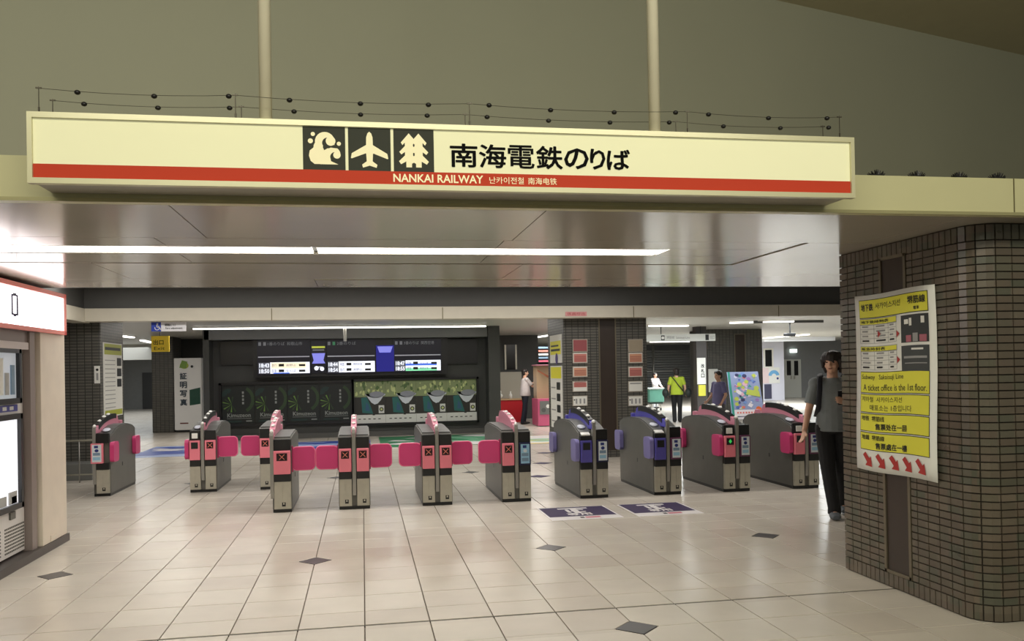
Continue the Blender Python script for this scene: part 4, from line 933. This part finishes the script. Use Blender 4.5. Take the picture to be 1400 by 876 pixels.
# ---------------------------------------------------------------- right background
SHY = 40
A, B_ = P(893, 541, SHY), P(957, 478, SHY)
t = struct('wall_shutter', bx((A.x-3, SHY+.05, 0), (B_.x+.6, SHY+.3, 2.6)), mat('shutter_wall', (84, 84, 84), .5), 'closed roller shutter at the end of the right passage')
M_slat = mat('shutter_slat', (128, 128, 126), .45, metal=.3); z = .02
while z < B_.z: 
    MB().prism([(0, 0), (-.03, .03), (-.03, .1), (0, .118)], (A.x-2.9, SHY+.05, z), (0, 1, 0), (0, 0, 1), (1, 0, 0), B_.x-A.x+3.3).build('slat', M_slat, t); z += .122
bx((A.x-3, SHY-.03, P(920, 508, SHY).z), (B_.x-1, SHY, P(920, 506, SHY).z)).build('handle_rail', M_rail, t)
x = P(893, 480, SHY-1).x; tag(MB().tube([(x, SHY-1, 0), (x, SHY-1, 2.6)], .06, 10).build('post', M_rail, smooth=True), 'slim pale post in front of the shutter', 'post')
# hanging direction sign
A, B_ = P(885, 467, 21.5), P(978, 456, 21.5)
t = thing('direction_sign', 'long white hanging sign with two black squares at the right passage', 'sign', (A.x, 21.5, A.z)); W_, H_ = B_.x-A.x, B_.z-A.z
bx((A.x-.6, 21.5, A.z), (B_.x, 21.58, B_.z)).build('box', mat('direction_face', (196, 198, 192), .4, emit=.12), t)
s = Sheet((A.x, 21.495, A.z), XA, ZA, .003); s.rect(W_*.2, .03, W_*.25, H_-.03, M_ink, 1); s.rect(W_*.85, .02, W_*.9, H_-.02, M_ink, 1); s.disc(W_*.225, H_/2, .04, M_paper, 2)
s.text('堺筋線  Sakaisuji Line', W_*.28, .05, W_*.62, H_-.05, GY, 1); s.text('出口', W_*.92, .05, W_*.985, H_-.05, GY, 1); s.build('print', t)
for x in (A.x+.4, B_.x-.4): MB().tube([(x, 21.54, B_.z), (x, 21.54, 2.6)], .012, 6).build('hanger', M_black, t)
# notice post
Yp = 21.6; A, B_ = P(954, 572, Yp), P(967, 572, Yp)
t = thing('notice_post', 'dark slim post carrying a white strip and a yellow strip', 'post', (A.x, Yp, 0))
bx((A.x, Yp, 0), (B_.x+.02, Yp+.25, 2.6)).build('post_body', mat('post_dark', (70, 66, 64), .5), t)
bx((A.x+.0, Yp-.03, P(960, 525, Yp).z), (B_.x-.03, Yp, P(960, 489, Yp).z)).build('white_sign', M_paper, t)
bx((A.x+.03, Yp-.03, P(960, 541, Yp).z), (B_.x-.04, Yp, P(960, 526, Yp).z)).build('yellow_sign', mat('strip_yellow', (208, 204, 74), .5), t)
s = Sheet((A.x, Yp-.031, P(960, 525, Yp).z), XA, ZA, .003)
for k, ch_ in enumerate('改札口'): s.text(ch_, .11, .44-k*.13, .2, .54-k*.13, M_ink, 1, .03)
s.build('print', t)
A, B_ = P(969, 536, 23.38), P(981, 504, 23.38)
tag(bx((A.x, 23.37, A.z), (B_.x, 23.398, B_.z)).build('paper_notice', M_paper), 'white paper notice on the far tiled pillar beside the post', 'notice')
# colourful board (abstract print)
Yc = 18.6; A, B_ = P(1001, 572, Yc), P(1046, 507, Yc)
t = thing('poster_board', 'large colourful poster board on legs behind the right gates', 'poster board', (A.x, Yc, 0)); W_, H_ = .80, B_.z-A.z-.0
xL = P(996, 540, Yc).x
u = Vector((1, 0, 0)); vv = Vector((-.055, .12, 1)).normalized(); o = Vector((xL+.1, Yc, .28)); H_ = B_.z-.28
nrm = u.cross(vv)
MB().prism([(0, 0), (W_, 0), (W_-.03, H_), (0, H_)], o, u, vv, -nrm, .03).build('panel', mat('board_base', (150, 160, 196), .4), t)
s = Sheet(o+nrm*.001, u, vv, .0008); r = random.Random(21)
pal = [mat('c%d_print' % i, c, .5) for i, c in enumerate(((120, 150, 206), (90, 110, 180), (206, 204, 226), (190, 200, 90), (224, 120, 110), (234, 226, 232), (70, 150, 140), (150, 120, 180), (60, 60, 100), (226, 180, 196)))]
s.rect(0, 0, .06, H_, mat('board_teal', (60, 150, 134), .5), .5); s.rect(.06, 0, W_*.95, H_*.2, pal[5], .6)
for k in range(70):
    cx, cy, rr = r.uniform(.12, W_-.1), r.uniform(.22, .95)*H_, r.uniform(.025, .075)
    n = r.choice([3, 4, 5, 7]); a0 = r.uniform(0, 6)
    s.poly([(cx+rr*math.cos(a0+6.2832*q/n), cy+rr*.8*math.sin(a0+6.2832*q/n)) for q in range(n)], r.choice(pal), 1+k*.06)
s.poly([(W_*.5, H_*.52), (W_*.94, H_*.46), (W_*.92, H_*.58), (W_*.55, H_*.63)], pal[3], 6); s.disc(W_*.84, H_*.2, .07, mat('board_orange', (226, 110, 50), .5), 6)
for k in range(7): s.rect(.12+k*.07, H_*.12, .16+k*.07, H_*.155, pal[4], 6)
s.rect(.12, H_*.05, .5, H_*.065, pal[8], 6); s.build('print', t)
for x in (xL+.16, xL+.82): MB().tube([(x, Yc+.03, 0), (x, Yc+.05, .3)], .015, 8).build('leg', M_black, t)
MB().tube([(xL+.5, Yc+.35, 0), (xL+.5, Yc+.17, 1.0)], .012, 8).build('rear_prop', M_black, t)
# white wall with window and door
YD = 34; A, B_ = P(1043, 548, YD), P(1071, 458, YD)
t = struct('wall_white', bx((A.x-.3, YD, 0), (B_.x, YD+.3, 2.6)), mat('white_wall_far', (214, 214, 226), .5), 'white partition wall with small window')
A, B_ = P(1046, 501, YD-.05), P(1055, 478, YD-.05)
wq = struct('window_2', bx((A.x, YD-.05, A.z), (B_.x, YD, B_.z)), mat('window_dark', (22, 22, 22))); mb = MB()
for a, b in (((A.x-.06, YD-.08, A.z-.06), (A.x, YD, B_.z+.06)), ((B_.x, YD-.08, A.z-.06), (B_.x+.06, YD, B_.z+.06)), ((A.x, YD-.08, B_.z), (B_.x, YD, B_.z+.06)), ((A.x, YD-.08, A.z-.06), (B_.x, YD, A.z))): mb.box(a, b)
mb.build('window_frame', M_white, wq)
A, B_ = P(1043, 524, YD-.03), P(1066, 502, YD-.03)
t = thing('wall_poster', 'white poster with a blue wave shape on the white partition', 'poster', (A.x, YD-.03, A.z)); bx((A.x, YD-.03, A.z), (B_.x, YD-.005, B_.z)).build('paper', M_paper, t)
s = Sheet((A.x, YD-.035, A.z), XA, ZA, .004); W_, H_ = B_.x-A.x, B_.z-A.z; s.arc(W_*.65, H_*.45, H_*.16, H_*.38, 10, 175, mat('wave_blue', (110, 170, 214), .5), 1); s.disc(W_*.86, H_*.3, .05, M_navy, 1); s.rect(0, 0, W_*.35, H_, mat('poster_blush', (226, 206, 206), .5), 1); s.build('print', t)
A, B_ = P(1046, 545, YD-.05), P(1055, 525, YD-.05); bx((A.x, YD-.04, A.z), (B_.x, YD, B_.z)).build('dark_hatch', mat('hatch_dark', (70, 70, 92), .4), bpy.data.objects['wall_white'])
YE = 36; A = P(1070, 545, YE)
struct('wall_door', bx((A.x-1, YE, 0), (A.x+9, YE+.3, 2.6)), mat('door_wall_grey', (138, 138, 138), .5, var=.03))
for i, (pa, pb2) in enumerate(((1072.5, 1083.5), (1084, 1095))):
    A, B_ = P(pa, 545, YE-.06), P(pb2, 491, YE-.06)
    d = struct('door_%d' % (2+i), bx((A.x, YE-.06, 0), (B_.x, YE, B_.z), ch=.01), mat('door_cream', (206, 206, 198), .4))
    c1, c2 = P((pa+pb2)/2-(2 if i == 0 else 3.4), 513, YE-.07), P((pa+pb2)/2+(3.2 if i == 0 else 1.6), 493, YE-.07)
    bx((c1.x, YE-.075, c1.z), (c2.x, YE-.055, c2.z)).build('door_window', M_black, d); bx((B_.x-.12 if i == 0 else A.x+.06, YE-.1, .85), (B_.x-.06 if i == 0 else A.x+.12, YE-.06, 1.0)).build('door_handle', M_steel, d)
A, B_ = P(1081, 482, YE-.1), P(1089, 477, YE-.1); tag(bx((A.x, YE-.15, A.z), (B_.x, YE-.02, B_.z), ch=.01).build('exit_lamp', mat('exit_lamp', (240, 255, 246), emit=2.0)), 'small lit lamp above the white double door', 'lamp')
struct('trim_9', bx((P(1045, 460, 31).x, 31, P(1100, 468, 31).z+.06), (P(1142, 460, 31).x, 31.2, 2.6)), mat('beam_white_far', (226, 230, 236), .4))
# camera dome
c = P(1080, 452, 19); t = thing('security_camera', 'black ceiling fixture on a short stem above the right passage', 'ceiling fixture', (c.x, 19, 2.5))
zt = P(1080, 458, 19).z; zz = P(1080, 446, 19).z
MB().tube([(c.x, 19, zt), (c.x, 19, 2.6)], .02, 8).build('stem', M_black, t); bx((c.x-.12, 18.9, zt-.03), (c.x+.1, 19.1, zt+.05), ch=.015).build('body', M_black, t)
bx((P(1030, 445, 19).x, 18.96, 2.54), (P(1125, 445, 19).x, 19.04, 2.6)).build('mounting_bar', M_deck, t)

# ---------------------------------------------------------------- shop front on the left
XS = -2.78
q = lambda px, py: PXX(px, py, XS)
sh_ = struct('wall_shop', bx((-6.5, 4.5, 0), (XS-.64, 8.72, SZ)), mat('shop_side', (168, 160, 152), .5))
t = thing('vending_machine', 'white glass fronted vending machine recessed in the left shop front', 'vending machine', (XS-.08, 6.9, .09))
bx((XS-.62, 6.2, .09), (XS-.10, 7.92, 1.83)).build('cabinet', mat('vending_white', (214, 210, 208), .35), t)
M_vf = mat('vending_black', (36, 36, 38), .3); M_vg = mat('vending_glow', (236, 238, 244), .2, emit=.9)
def frame(y0, y1, z0, z1, wdt, x0, x1):
    mb = MB()
    for a, b in (((x0, y0, z0), (x1, y1, z0+wdt)), ((x0, y0, z1-wdt), (x1, y1, z1)), ((x0, y0, z0), (x1, y0+wdt, z1)), ((x0, y1-wdt, z0), (x1, y1, z1))): mb.box(a, b)
    return mb
frame(6.6, 7.79, 1.345, 1.81, .045, XS-.10, XS-.055).build('upper_window_frame', M_vf, t); frame(6.6, 7.80, .47, 1.26, .045, XS-.10, XS-.055).build('lower_window_frame', M_vf, t)
M_gl = mat('vending_pane', (200, 206, 214), .1, emit=.35); bx((XS-.11, 6.64, 1.39), (XS-.085, 7.75, 1.77)).build('upper_pane', M_gl, t); bx((XS-.11, 6.64, .515), (XS-.085, 7.76, 1.22)).build('lower_pane', M_vg, t)
rr = random.Random(8)
for k in range(9): 
    y = 6.7+k*.115; bx((XS-.084, y, 1.42), (XS-.072, y+.07, 1.42+rr.uniform(.15, .3)), ch=.004).build('item_sample', [M_paper, M_lgrey, M_icg][k % 3], t)
for y, z, w_ in ((7.55, .62, .16), (7.6, .58, .1), (7.3, .6, .2)): bx((XS-.084, y, .52), (XS-.076, y+w_, z)).build('item_sample', M_lgrey, t)
s = Sheet((XS-.098, 6.6, 1.28), YA, ZA, .002); s.rect(0, 0, 1.2, .055, mat('vending_strip', (70, 72, 150), .4), 1)
for k in range(8): s.rect(.05+k*.14, .012, .13+k*.14, .042, M_paper, 2)
s.build('strip', t)
bx((XS-.10, 7.6, .39), (XS-.085, 7.7, .45)).build('coin_return', M_dgrey, t)
mb = MB()
for y in [7.0+k*.034 for k in range(27)]:
    if 7.44 < y < 7.5: continue
    for z in [.12+j*.028 for j in range(8)]: mb.box((XS-.101, y, z), (XS-.096, y+.02, z+.014))
mb.build('vent_grille', M_dgrey, t)['kind'] = 'stuff'
sf = thing('shop_facade', 'cream and grey shop front column and frame at left edge', 'shop facade', (XS, 8.0, 0))
bx((XS-.15, 4.5, 0), (XS, 8.74, .07)).build('plinth', mat('plinth_dark', (70, 64, 62), .4, var=.08), sf)
bx((XS-.6, 8.10, .07), (XS-.015, 8.72, 2.0), ch=.006).build('cream_column', mat('column_cream', (220, 208, 192), .4, var=.04), sf)
bx((XS-.02, 8.28, .075), (XS-.008, 8.42, .13)).build('access_plate', mat('column_cream', (220, 208, 192)), sf)
bx((XS-.5, 8.045, .07), (XS-.08, 8.10, 2.0)).build('shadow_gap', M_black, sf)
bx((XS-.3, 7.93, .07), (XS-.04, 8.045, 2.0), ch=.004).build('grey_jamb', mat('jamb_grey', (140, 128, 124), .4, metal=.2), sf)
bx((XS-.3, 5.0, 1.85), (XS-.06, 7.93, 2.0), ch=.004).build('top_rail', mat('jamb_grey', (140, 128, 124)), sf)
bx((XS-.30, 5.0, 1.80), (XS-.05, 7.93, 1.86)).build('head_frame', mat('head_white', (214, 206, 206), .4), sf)
# lightbox over the shop
lb = thing('shop_lightbox', 'glowing white lightbox sign with red edges above the vending machine', 'sign', (XS, 7.5, 1.95))
zb0, zb1 = 1.955, 2.34
bx((XS-.5, 5.0, zb0), (XS+.0, 8.66, zb1)).build('casing', mat('lightbox_case', (110, 90, 92), .4), lb)
bx((XS, 5.03, zb0+.04), (XS+.02, 8.60, zb1-.045)).build('face', mat('lightbox_face', (255, 250, 252), emit=3.6), lb)
M_lr = mat('lightbox_red', (206, 120, 110), .4, emit=.25); mb = MB()
for a, b in (((XS-.01, 5.0, zb0), (XS+.026, 8.66, zb0+.035)), ((XS-.01, 5.0, zb1-.04), (XS+.026, 8.66, zb1)), ((XS-.01, 8.60, zb0), (XS+.026, 8.66, zb1))): mb.box(a, b, ch=.004)
mb.build('red_edge', M_lr, lb)
s = Sheet((XS+.0205, 7.4, zb0), YA, ZA, .0015); M_lk = mat('lightbox_ink', (70, 70, 110), .5)
s.rect(-.02, .11, .018, .28, M_lk, 1); s.rect(.085, .11, .123, .28, M_lk, 1); s.rect(.018, .10, .085, .125, M_lk, 1); s.rect(.018, .265, .085, .29, M_lk, 1)
s.rect(.70, .14, .72, .18, mat('lightbox_faint', (190, 186, 190), .5), 1); s.rect(.74, .17, .75, .2, mat('lightbox_faint', (190, 186, 190)), 1)
s.build('lettering', lb)

# ---------------------------------------------------------------- people
def remesh(mb, name, m, parent, vox, smooth_it=2, world=False):
    o = mb.build(name, m, parent, world=world)
    r = o.modifiers.new('r', 'REMESH'); r.mode = 'VOXEL'; r.voxel_size = vox; r.use_smooth_shade = True
    s = o.modifiers.new('s', 'SMOOTH'); s.iterations = smooth_it; s.factor = .5
    bpy.context.view_layer.update()
    me = bpy.data.meshes.new_from_object(o.evaluated_get(bpy.context.evaluated_depsgraph_get()))
    o.modifiers.clear(); old = o.data; o.data = me; bpy.data.meshes.remove(old)
    if not me.materials: me.materials.append(m)
    return o
def limb(mb, pts, rr, n=12):
    pts = [Vector(p) for p in pts]; mb.tube(pts, rr, n)
    for p, r in zip(pts, rr): mb.ball(p, r*.995, 10, 8)
def hand(mb, w, d, side, curl=.35, k=1.0):
    """palm and five fingers from wrist w along d; side: direction towards the thumb"""
    w = Vector(w); d = Vector(d).normalized(); th = Vector(side); th = (th-d*th.dot(d)).normalized(); nn = d.cross(th)
    mb.tube([w, w+d*.04*k, w+d*.085*k], [(.024*k, .017*k), (.036*k, .015*k), (.038*k, .012*k)], 10, ref=th)
    for i, (off, ln) in enumerate(((.028, .068), (.010, .077), (-.009, .072), (-.027, .056))):
        b = w+d*.078*k+th*off*k; d1 = (d+nn*curl*.5).normalized(); d2 = (d+nn*curl*1.6).normalized()
        p1 = b+d1*ln*.5*k; p2 = p1+d2*ln*.5*k; mb.tube([b, p1, p2], [.0092*k, .0085*k, .0068*k], 8); mb.ball(p2, .0068*k, 8, 6)
    b = w+d*.025*k+th*.022*k; p1 = b+(d*.6+th*.7).normalized()*.04*k; p2 = p1+(d*.9+th*.3+nn*.3).normalized()*.032*k
    mb.tube([b, p1, p2], [.013*k, .011*k, .009*k], 8); mb.ball(p2, .009*k, 8, 6)
def person(label, loc, H, yaw, J, shirt, trousers, shoes, hair='short', vox=.012, sleeve=.5, shirt_hem=.86, head_turn=0, hem_w=1.0, group=None, loose=1.0):
    """J: joint positions for a 1.70 m body facing -Y; keys sL eL wL sR eR wR hL kL aL hR kR aR (L = the person's left = +x)"""
    t = thing('person', label, 'person', loc, group); t.rotation_euler = (0, 0, yaw); K = H/1.7; k3 = lambda p: Vector(p)*K
    D = dict(pel=(0, 0, .95), che=(0, .0, 1.25), nk=(0, .005, 1.42), hd=(0, -.015, 1.565)); D.update(J); D = {a: k3(b) for a, b in D.items()}
    b = MB()
    # torso
    b.tube([D['pel']+Vector((0, 0, -.08))*K, D['pel'], (D['pel']+D['che'])/2, D['che'], D['che']+Vector((0, 0, .12))*K, D['nk']], [(.12*K, .095*K), (.15*K, .105*K), (.13*K, .09*K), (.155*K, .105*K), (.14*K, .085*K), (.055*K, .055*K)], 16, ref=(1, 0, 0))
    b.tube([D['nk']-Vector((0, 0, .03))*K, D['nk']+Vector((0, -.005, .06))*K, D['hd']-Vector((0, 0, .06))*K], [.058*K, .052*K, .05*K], 12)
    RH = Matrix.Rotation(head_turn, 3, 'Z'); hp = lambda x, y, z: D['hd']+RH @ (Vector((x, y, z))*K)
    b.ball(hp(0, .008, .02), (.074*K, .092*K, .098*K), 16, 12, R=RH); b.ball(hp(0, -.022, -.035), (.058*K, .064*K, .078*K), 14, 10, R=RH)
    b.ball(hp(0, -.055, -.088), (.026*K, .022*K, .022*K)); b.tube([hp(0, -.082, .015), hp(0, -.1, -.018), hp(0, -.102, -.03)], [.009*K, .013*K, .014*K], 8)
    for sx in (-1, 1):
        b.ball(hp(sx*.076, .005, -.01), (.012*K, .02*K, .032*K), 8, 6, R=RH); b.ball(hp(sx*.032, -.074, .022), (.02*K, .01*K, .007*K), 8, 6, R=RH)
        b.ball(hp(sx*.04, -.06, -.03), (.022*K, .02*K, .022*K), 8, 6, R=RH)
    b.ball(hp(0, -.083, -.056), (.022*K, .01*K, .008*K), 8, 6, R=RH)
    for s_ in 'LR':
        sg_ = 1 if s_ == 'L' else -1
        limb(b, [D['s'+s_], D['e'+s_], D['w'+s_]], [.05*K, .039*K, .027*K]); limb(b, [D['nk']-Vector((0, 0, .05))*K, D['s'+s_]], [.055*K, .052*K])
        d = D['w'+s_]-D['e'+s_]; hand(b, D['w'+s_], d, J.get('t'+s_, (0, -1, 0)), .5, K)
        limb(b, [D['h'+s_], D['k'+s_], D['a'+s_]], [.085*K, .056*K, .04*K])
        limb(b, [D['pel'], D['h'+s_]], [.09*K, .088*K])
        f = k3(J.get('f'+s_, (0, -1, 0))).normalized(); a = D['a'+s_]; hl = a+f*(-.03)*K; hl.z -= .03*K
        b.tube([hl, a+f*.05*K+Vector((0, 0, -.04*K)), a+f*.13*K+Vector((0, 0, -.055*K))], [(.035*K), (.035*K), (.026*K)], 10)
    body = remesh(b, 'body', M_skin, t, vox, 1)
    # shirt
    m = MB(); z0 = Vector((0, 0, 1)); hem = Vector((0, .0, shirt_hem))*K; q = loose
    m.tube([hem, D['pel']+Vector((0, 0, .02))*K, (D['pel']+D['che'])/2, D['che'], D['che']+Vector((0, 0, .10))*K, D['nk']+Vector((0, .005, -.012))*K], [(.178*K*hem_w, .135*K*q), (.172*K*q, .128*K*q), (.155*K*q, .118*K*q), (.172*K, .124*K), (.158*K, .106*K), (.07*K, .066*K)], 18, ref=(1, 0, 0))
    for s_ in 'LR':
        S, E_ = D['s'+s_], D['e'+s_]; e = S+(E_-S)*(sleeve*1.6 if sleeve <= .5 else 1)
        m.tube([D['nk']-Vector((0, 0, .055))*K, S+Vector((0, 0, .0)), S+(e-S)*.5, e], [.066*K, .069*K, .064*K, .062*K], 12); m.ball(S, .069*K, 12, 8)
        if sleeve > .5: m.tube([E_, E_+(D['w'+s_]-E_)*.85], [.05*K, .04*K], 12); m.ball(E_, .052*K, 10, 8)
    remesh(m, 'shirt', shirt, t, vox*.9, 2)
    # trousers
    m = MB(); m.tube([D['pel']+Vector((0, 0, .06))*K, D['pel'], D['pel']-Vector((0, 0, .1))*K], [(.15*K, .11*K), (.168*K, .122*K), (.15*K, .115*K)], 16, ref=(1, 0, 0))
    for s_ in 'LR':
        limb(m, [D['h'+s_]+Vector((0, 0, .0)), D['k'+s_]], [.1*K, .074*K]); m.tube([D['k'+s_], (D['k'+s_]+D['a'+s_])/2, D['a'+s_]+Vector((0, 0, .02))*K, D['a'+s_]+Vector((0, 0, -.045))*K], [.073*K, .068*K, .064*K, .066*K], 12)
    remesh(m, 'trousers', trousers, t, vox*.9, 2)
    for s_ in 'LR':
        m = MB(); a = D['a'+s_]; f = Vector(J.get('f'+s_, (0, -1, 0))).normalized(); g = a-Vector((0, 0, .052*K))
        m.tube([g-f*.055*K, g-f*.03*K, g+f*.04*K, g+f*.12*K, g+f*.185*K], [(.034*K, .026*K), (.05*K, .042*K), (.056*K, .042*K), (.056*K, .034*K), (.034*K, .022*K)], 12, ref=f.cross(Vector((0, 0, 1))))
        m.tube([a+Vector((0, 0, .02))*K, a-Vector((0, 0, .045))*K], [.058*K, .056*K], 12)
        so = remesh(m, 'shoe', shoes, t, vox*.7, 2)
    # hair
    m = MB(); m.ball(hp(0, .022, .045), (.088*K, .098*K, .088*K), 16, 12, R=RH); m.ball(hp(0, .05, -.005), (.08*K, .066*K, .085*K), 14, 10, R=RH)
    for k in range(9):
        a = -1.3+k*.325; x_, y_ = .08*math.sin(a), -.083*math.cos(a)+.012; l_ = .045+.02*((k*7) % 3)/2
        if hair == 'shag' or k in (0, 1, 7, 8): m.tube([hp(x_*.75, y_*.7, .105), hp(x_*1.06, y_*1.08, .07), hp(x_*1.1, y_*1.12, .07-l_*(1 if hair == 'shag' else .8))], [.026*K, .024*K, .01*K], 8)
    if hair == 'shag':
        for sx in (-1, 1):
            m.tube([hp(sx*.07, .0, .09), hp(sx*.088, -.02, .03), hp(sx*.086, -.025, -.05)], [.03*K, .03*K, .014*K], 10); m.tube([hp(sx*.07, .05, .06), hp(sx*.085, .03, -.02), hp(sx*.07, .03, -.1)], [.035*K, .035*K, .016*K], 10)
    if hair == 'bun': m.ball(hp(0, .09, .03), (.05*K, .05*K, .05*K))
    if hair == 'bob': m.ball(hp(0, .03, -.03), (.09*K, .075*K, .09*K), 14, 10)
    remesh(m, 'hair', M_hair, t, vox*.8, 1)
    for sx in (-1, 1):
        MB().ball(hp(sx*.031, -.0725, .008), (.012*K, .007*K, .006*K), 10, 6, R=RH).build('eye', mat('eye_dark', (30, 24, 22), .2), t, world=False, smooth=True)
    MB().ball(hp(0, -.0885, -.056), (.02*K, .006*K, .0045*K), 10, 6, R=RH).build('mouth', mat('lips', (150, 84, 76), .5), t, world=False, smooth=True)
    return t
cloth = lambda n, c: mat(n, c, .85, var=.05, scale=20, bump=.2)
base = dict(sL=(.175, 0, 1.36), eL=(.235, .01, 1.1), wL=(.25, -.05, .86), sR=(-.175, 0, 1.36), eR=(-.235, .01, 1.1), wR=(-.25, -.05, .86),
            hL=(.085, 0, .9), kL=(.09, -.015, .49), aL=(.09, .02, .085), hR=(-.085, 0, .9), kR=(-.09, -.015, .49), aR=(-.09, .02, .085))
# walking man at right: right arm hangs forward on our left, left hand raised with a phone, right leg leading
J = dict(base); J.update(sR=(-.17, 0, 1.355), eR=(-.235, -.02, 1.10), wR=(-.29, -.13, .88), tR=(.6, -1, 0), sL=(.17, .0, 1.355), eL=(.23, -.04, 1.11), wL=(.10, -.22, 1.17), tL=(0, 0, 1),
         kR=(-.065, -.05, .49), aR=(-.02, -.13, .087), kL=(.085, .04, .48), aL=(.1, .20, .10))
mp = P(1140, 600, 7.95)
man = person('young man in grey t-shirt and black trousers walking beside the right pillar', (mp.x+.0, 7.95, 0), 1.69, -.45, J, cloth('shirt_grey', (124, 130, 132)), cloth('trousers_black', (20, 20, 22)), mat('shoe_grey', (84, 90, 96), .6), 'shag', .0085, head_turn=-.35, shirt_hem=.87)
m = MB(); K_ = 1.69/1.7                                  # backpack straps and pack, shoe soles
for sx in (-1, 1): m.tube([Vector(p)*K_ for p in ((sx*.10, .12, 1.40), (sx*.118, .03, 1.452), (sx*.128, -.06, 1.42), (sx*.135, -.128, 1.30), (sx*.15, -.12, 1.12), (sx*.165, .02, 1.02))], [(.026, .008)]*6, 8, ref=(1, 0, 0))
sp = m.build('pack_strap', mat('strap_navy', (24, 26, 38), .7), man, world=False, smooth=True); sp['label'] = 'dark navy backpack straps'
m = MB().box((-.15, .13, 1.02), (.15, .25, 1.42), ch=.03); m.build('backpack', mat('strap_navy', (24, 26, 38)), man, world=False)
ph = MB().box((-.02, -.005, -.06), (.02, .005, .06), ch=.004)
pw_ = man.matrix_basis @ (Vector((.055, -.275, 1.22))*K_)
ph = MB().box((pw_.x-.035, pw_.y-.006, pw_.z-.07), (pw_.x+.035, pw_.y+.006, pw_.z+.07), ch=.004)
tag(ph.build('mobile_phone', mat('phone_dark', (40, 40, 44), .2)), 'dark mobile phone in the raised hand of the young man', 'phone')
# woman in lime green, seen from behind
J = dict(base); J.update(kL=(.09, -.06, .49), aL=(.085, .02, .087), kR=(-.085, .02, .49), aR=(-.08, .0, .087), eL=(.25, 0, 1.12), wL=(.27, -.05, .9), eR=(-.25, 0, 1.12), wR=(-.27, -.05, .9))
wp = P(925.5, 545, 22.3)
wo_ = person('woman in lime green top seen from behind beyond the blue gates', (wp.x, 22.3, 0), 1.50, math.pi-.35, J, cloth('shirt_lime', (168, 188, 52)), cloth('trousers_black', (20, 20, 22)), mat('shoe_black', (24, 24, 24), .6), 'bob', .012, hem_w=1.15, loose=1.12)
m = MB(); K_ = 1.5/1.7
m.tube([Vector(p)*K_ for p in ((.15, .02, 1.43), (.08, .125, 1.34), (-.06, .15, 1.15), (-.19, .1, .98))], [.014]*4, 8); m.build('bag_strap', M_black, wo_, world=False)
for sx, lab in ((1, 'dark shoulder bag on the left side of the woman in lime green'), (-1, 'dark shoulder bag on the right side of the woman in lime green')):
    c = wo_.matrix_basis @ (Vector((sx*.35, .05, .92))*K_)
    m = MB(); m.ball(c, (.09, .11, .12), 12, 8); m.tube([c+Vector((0, -.06, .1)), c+Vector((0, 0, .2)), c+Vector((0, .06, .1))], .009, 6); tag(m.build('shoulder_bag', mat('bag_dark', (32, 40, 40), .6), smooth=True), lab, 'bag')
# man in white shirt at the prize machine, arms raised, seen from side
J = dict(base); J.update(sL=(.14, -.02, 1.36), eL=(.15, -.22, 1.2), wL=(.08, -.42, 1.32), sR=(-.14, -.02, 1.36), eR=(-.15, -.2, 1.15), wR=(-.08, -.42, 1.15), kL=(.09, -.03, .49), kR=(-.09, .05, .49), aR=(-.09, .12, .087))
pp = P(718, 545, 23.4)
person('man in white shirt and dark jeans reaching towards the prize machine', (pp.x, 23.4, 0), 1.56, math.pi/2+.1, J, cloth('shirt_white', (216, 208, 208)), cloth('jeans_dark', (30, 34, 48)), mat('shoe_black', (24, 24, 24)), 'short', .012, loose=1.25, hem_w=1.1)
J = dict(base); J.update(eL=(.24, -.08, 1.13), wL=(.2, -.25, 1.05))
pp = P(733, 545, 25.0)
# person in purple-grey shirt, side view looking left
J = dict(base); J.update(eL=(.22, .03, 1.1), wL=(.22, -.1, .9), eR=(-.22, -.03, 1.1), wR=(-.22, -.18, .95))
pp = P(983, 545, 16.6)
person('dark haired person in grey and purple shirt facing left by the colourful board', (pp.x, 16.6, 0), 1.45, -math.pi/2+.25, J, cloth('shirt_purple', (112, 108, 150)), cloth('trousers_grey', (92, 92, 100)), mat('shoe_black', (24, 24, 24)), 'short', .012, loose=1.15)
# worker in white bending at the green cart
J = dict(base); J.update(eL=(.2, -.12, 1.14), wL=(.12, -.36, 1.0), eR=(-.2, -.12, 1.14), wR=(-.12, -.36, 1.0))
pp = P(896, 540, 30)
person('worker in white at the green cart beyond the notice pillar', (pp.x, 30, 0), 1.32, .4, J, cloth('shirt_white', (216, 208, 208)), cloth('trousers_white', (196, 196, 200)), mat('shoe_black', (24, 24, 24)), 'short', .014, sleeve=.9)
A, B_ = P(888, 551, 28.4), P(908, 532, 28.4)
t = thing('cart', 'pale green wheeled cart in front of the worker in white', 'cart', (A.x, 28.4, 0))
z0 = A.z+.03; bx((A.x, 28.4, z0), (B_.x, 29.0, B_.z), ch=.03).build('tub', mat('cart_green', (120, 190, 172), .5, var=.08), t); bx((A.x-.02, 28.38, B_.z), (B_.x+.02, 29.02, B_.z+.05), ch=.01).build('rim', mat('cart_rim', (210, 226, 222), .5), t)
bx((A.x+.05, 28.42, z0-.06), (B_.x-.05, 28.98, z0)).build('chassis', mat('cart_dark', (50, 70, 66), .5), t)
for x in (A.x+.1, B_.x-.1):
    for y in (28.5, 28.9): MB().tube([(x-.015, y, .05), (x+.015, y, .05)], .05, 12).build('wheel', M_black, t); MB().tube([(x, y, .05), (x, y, z0-.05)], .012, 6).build('caster_stem', M_steel, t)
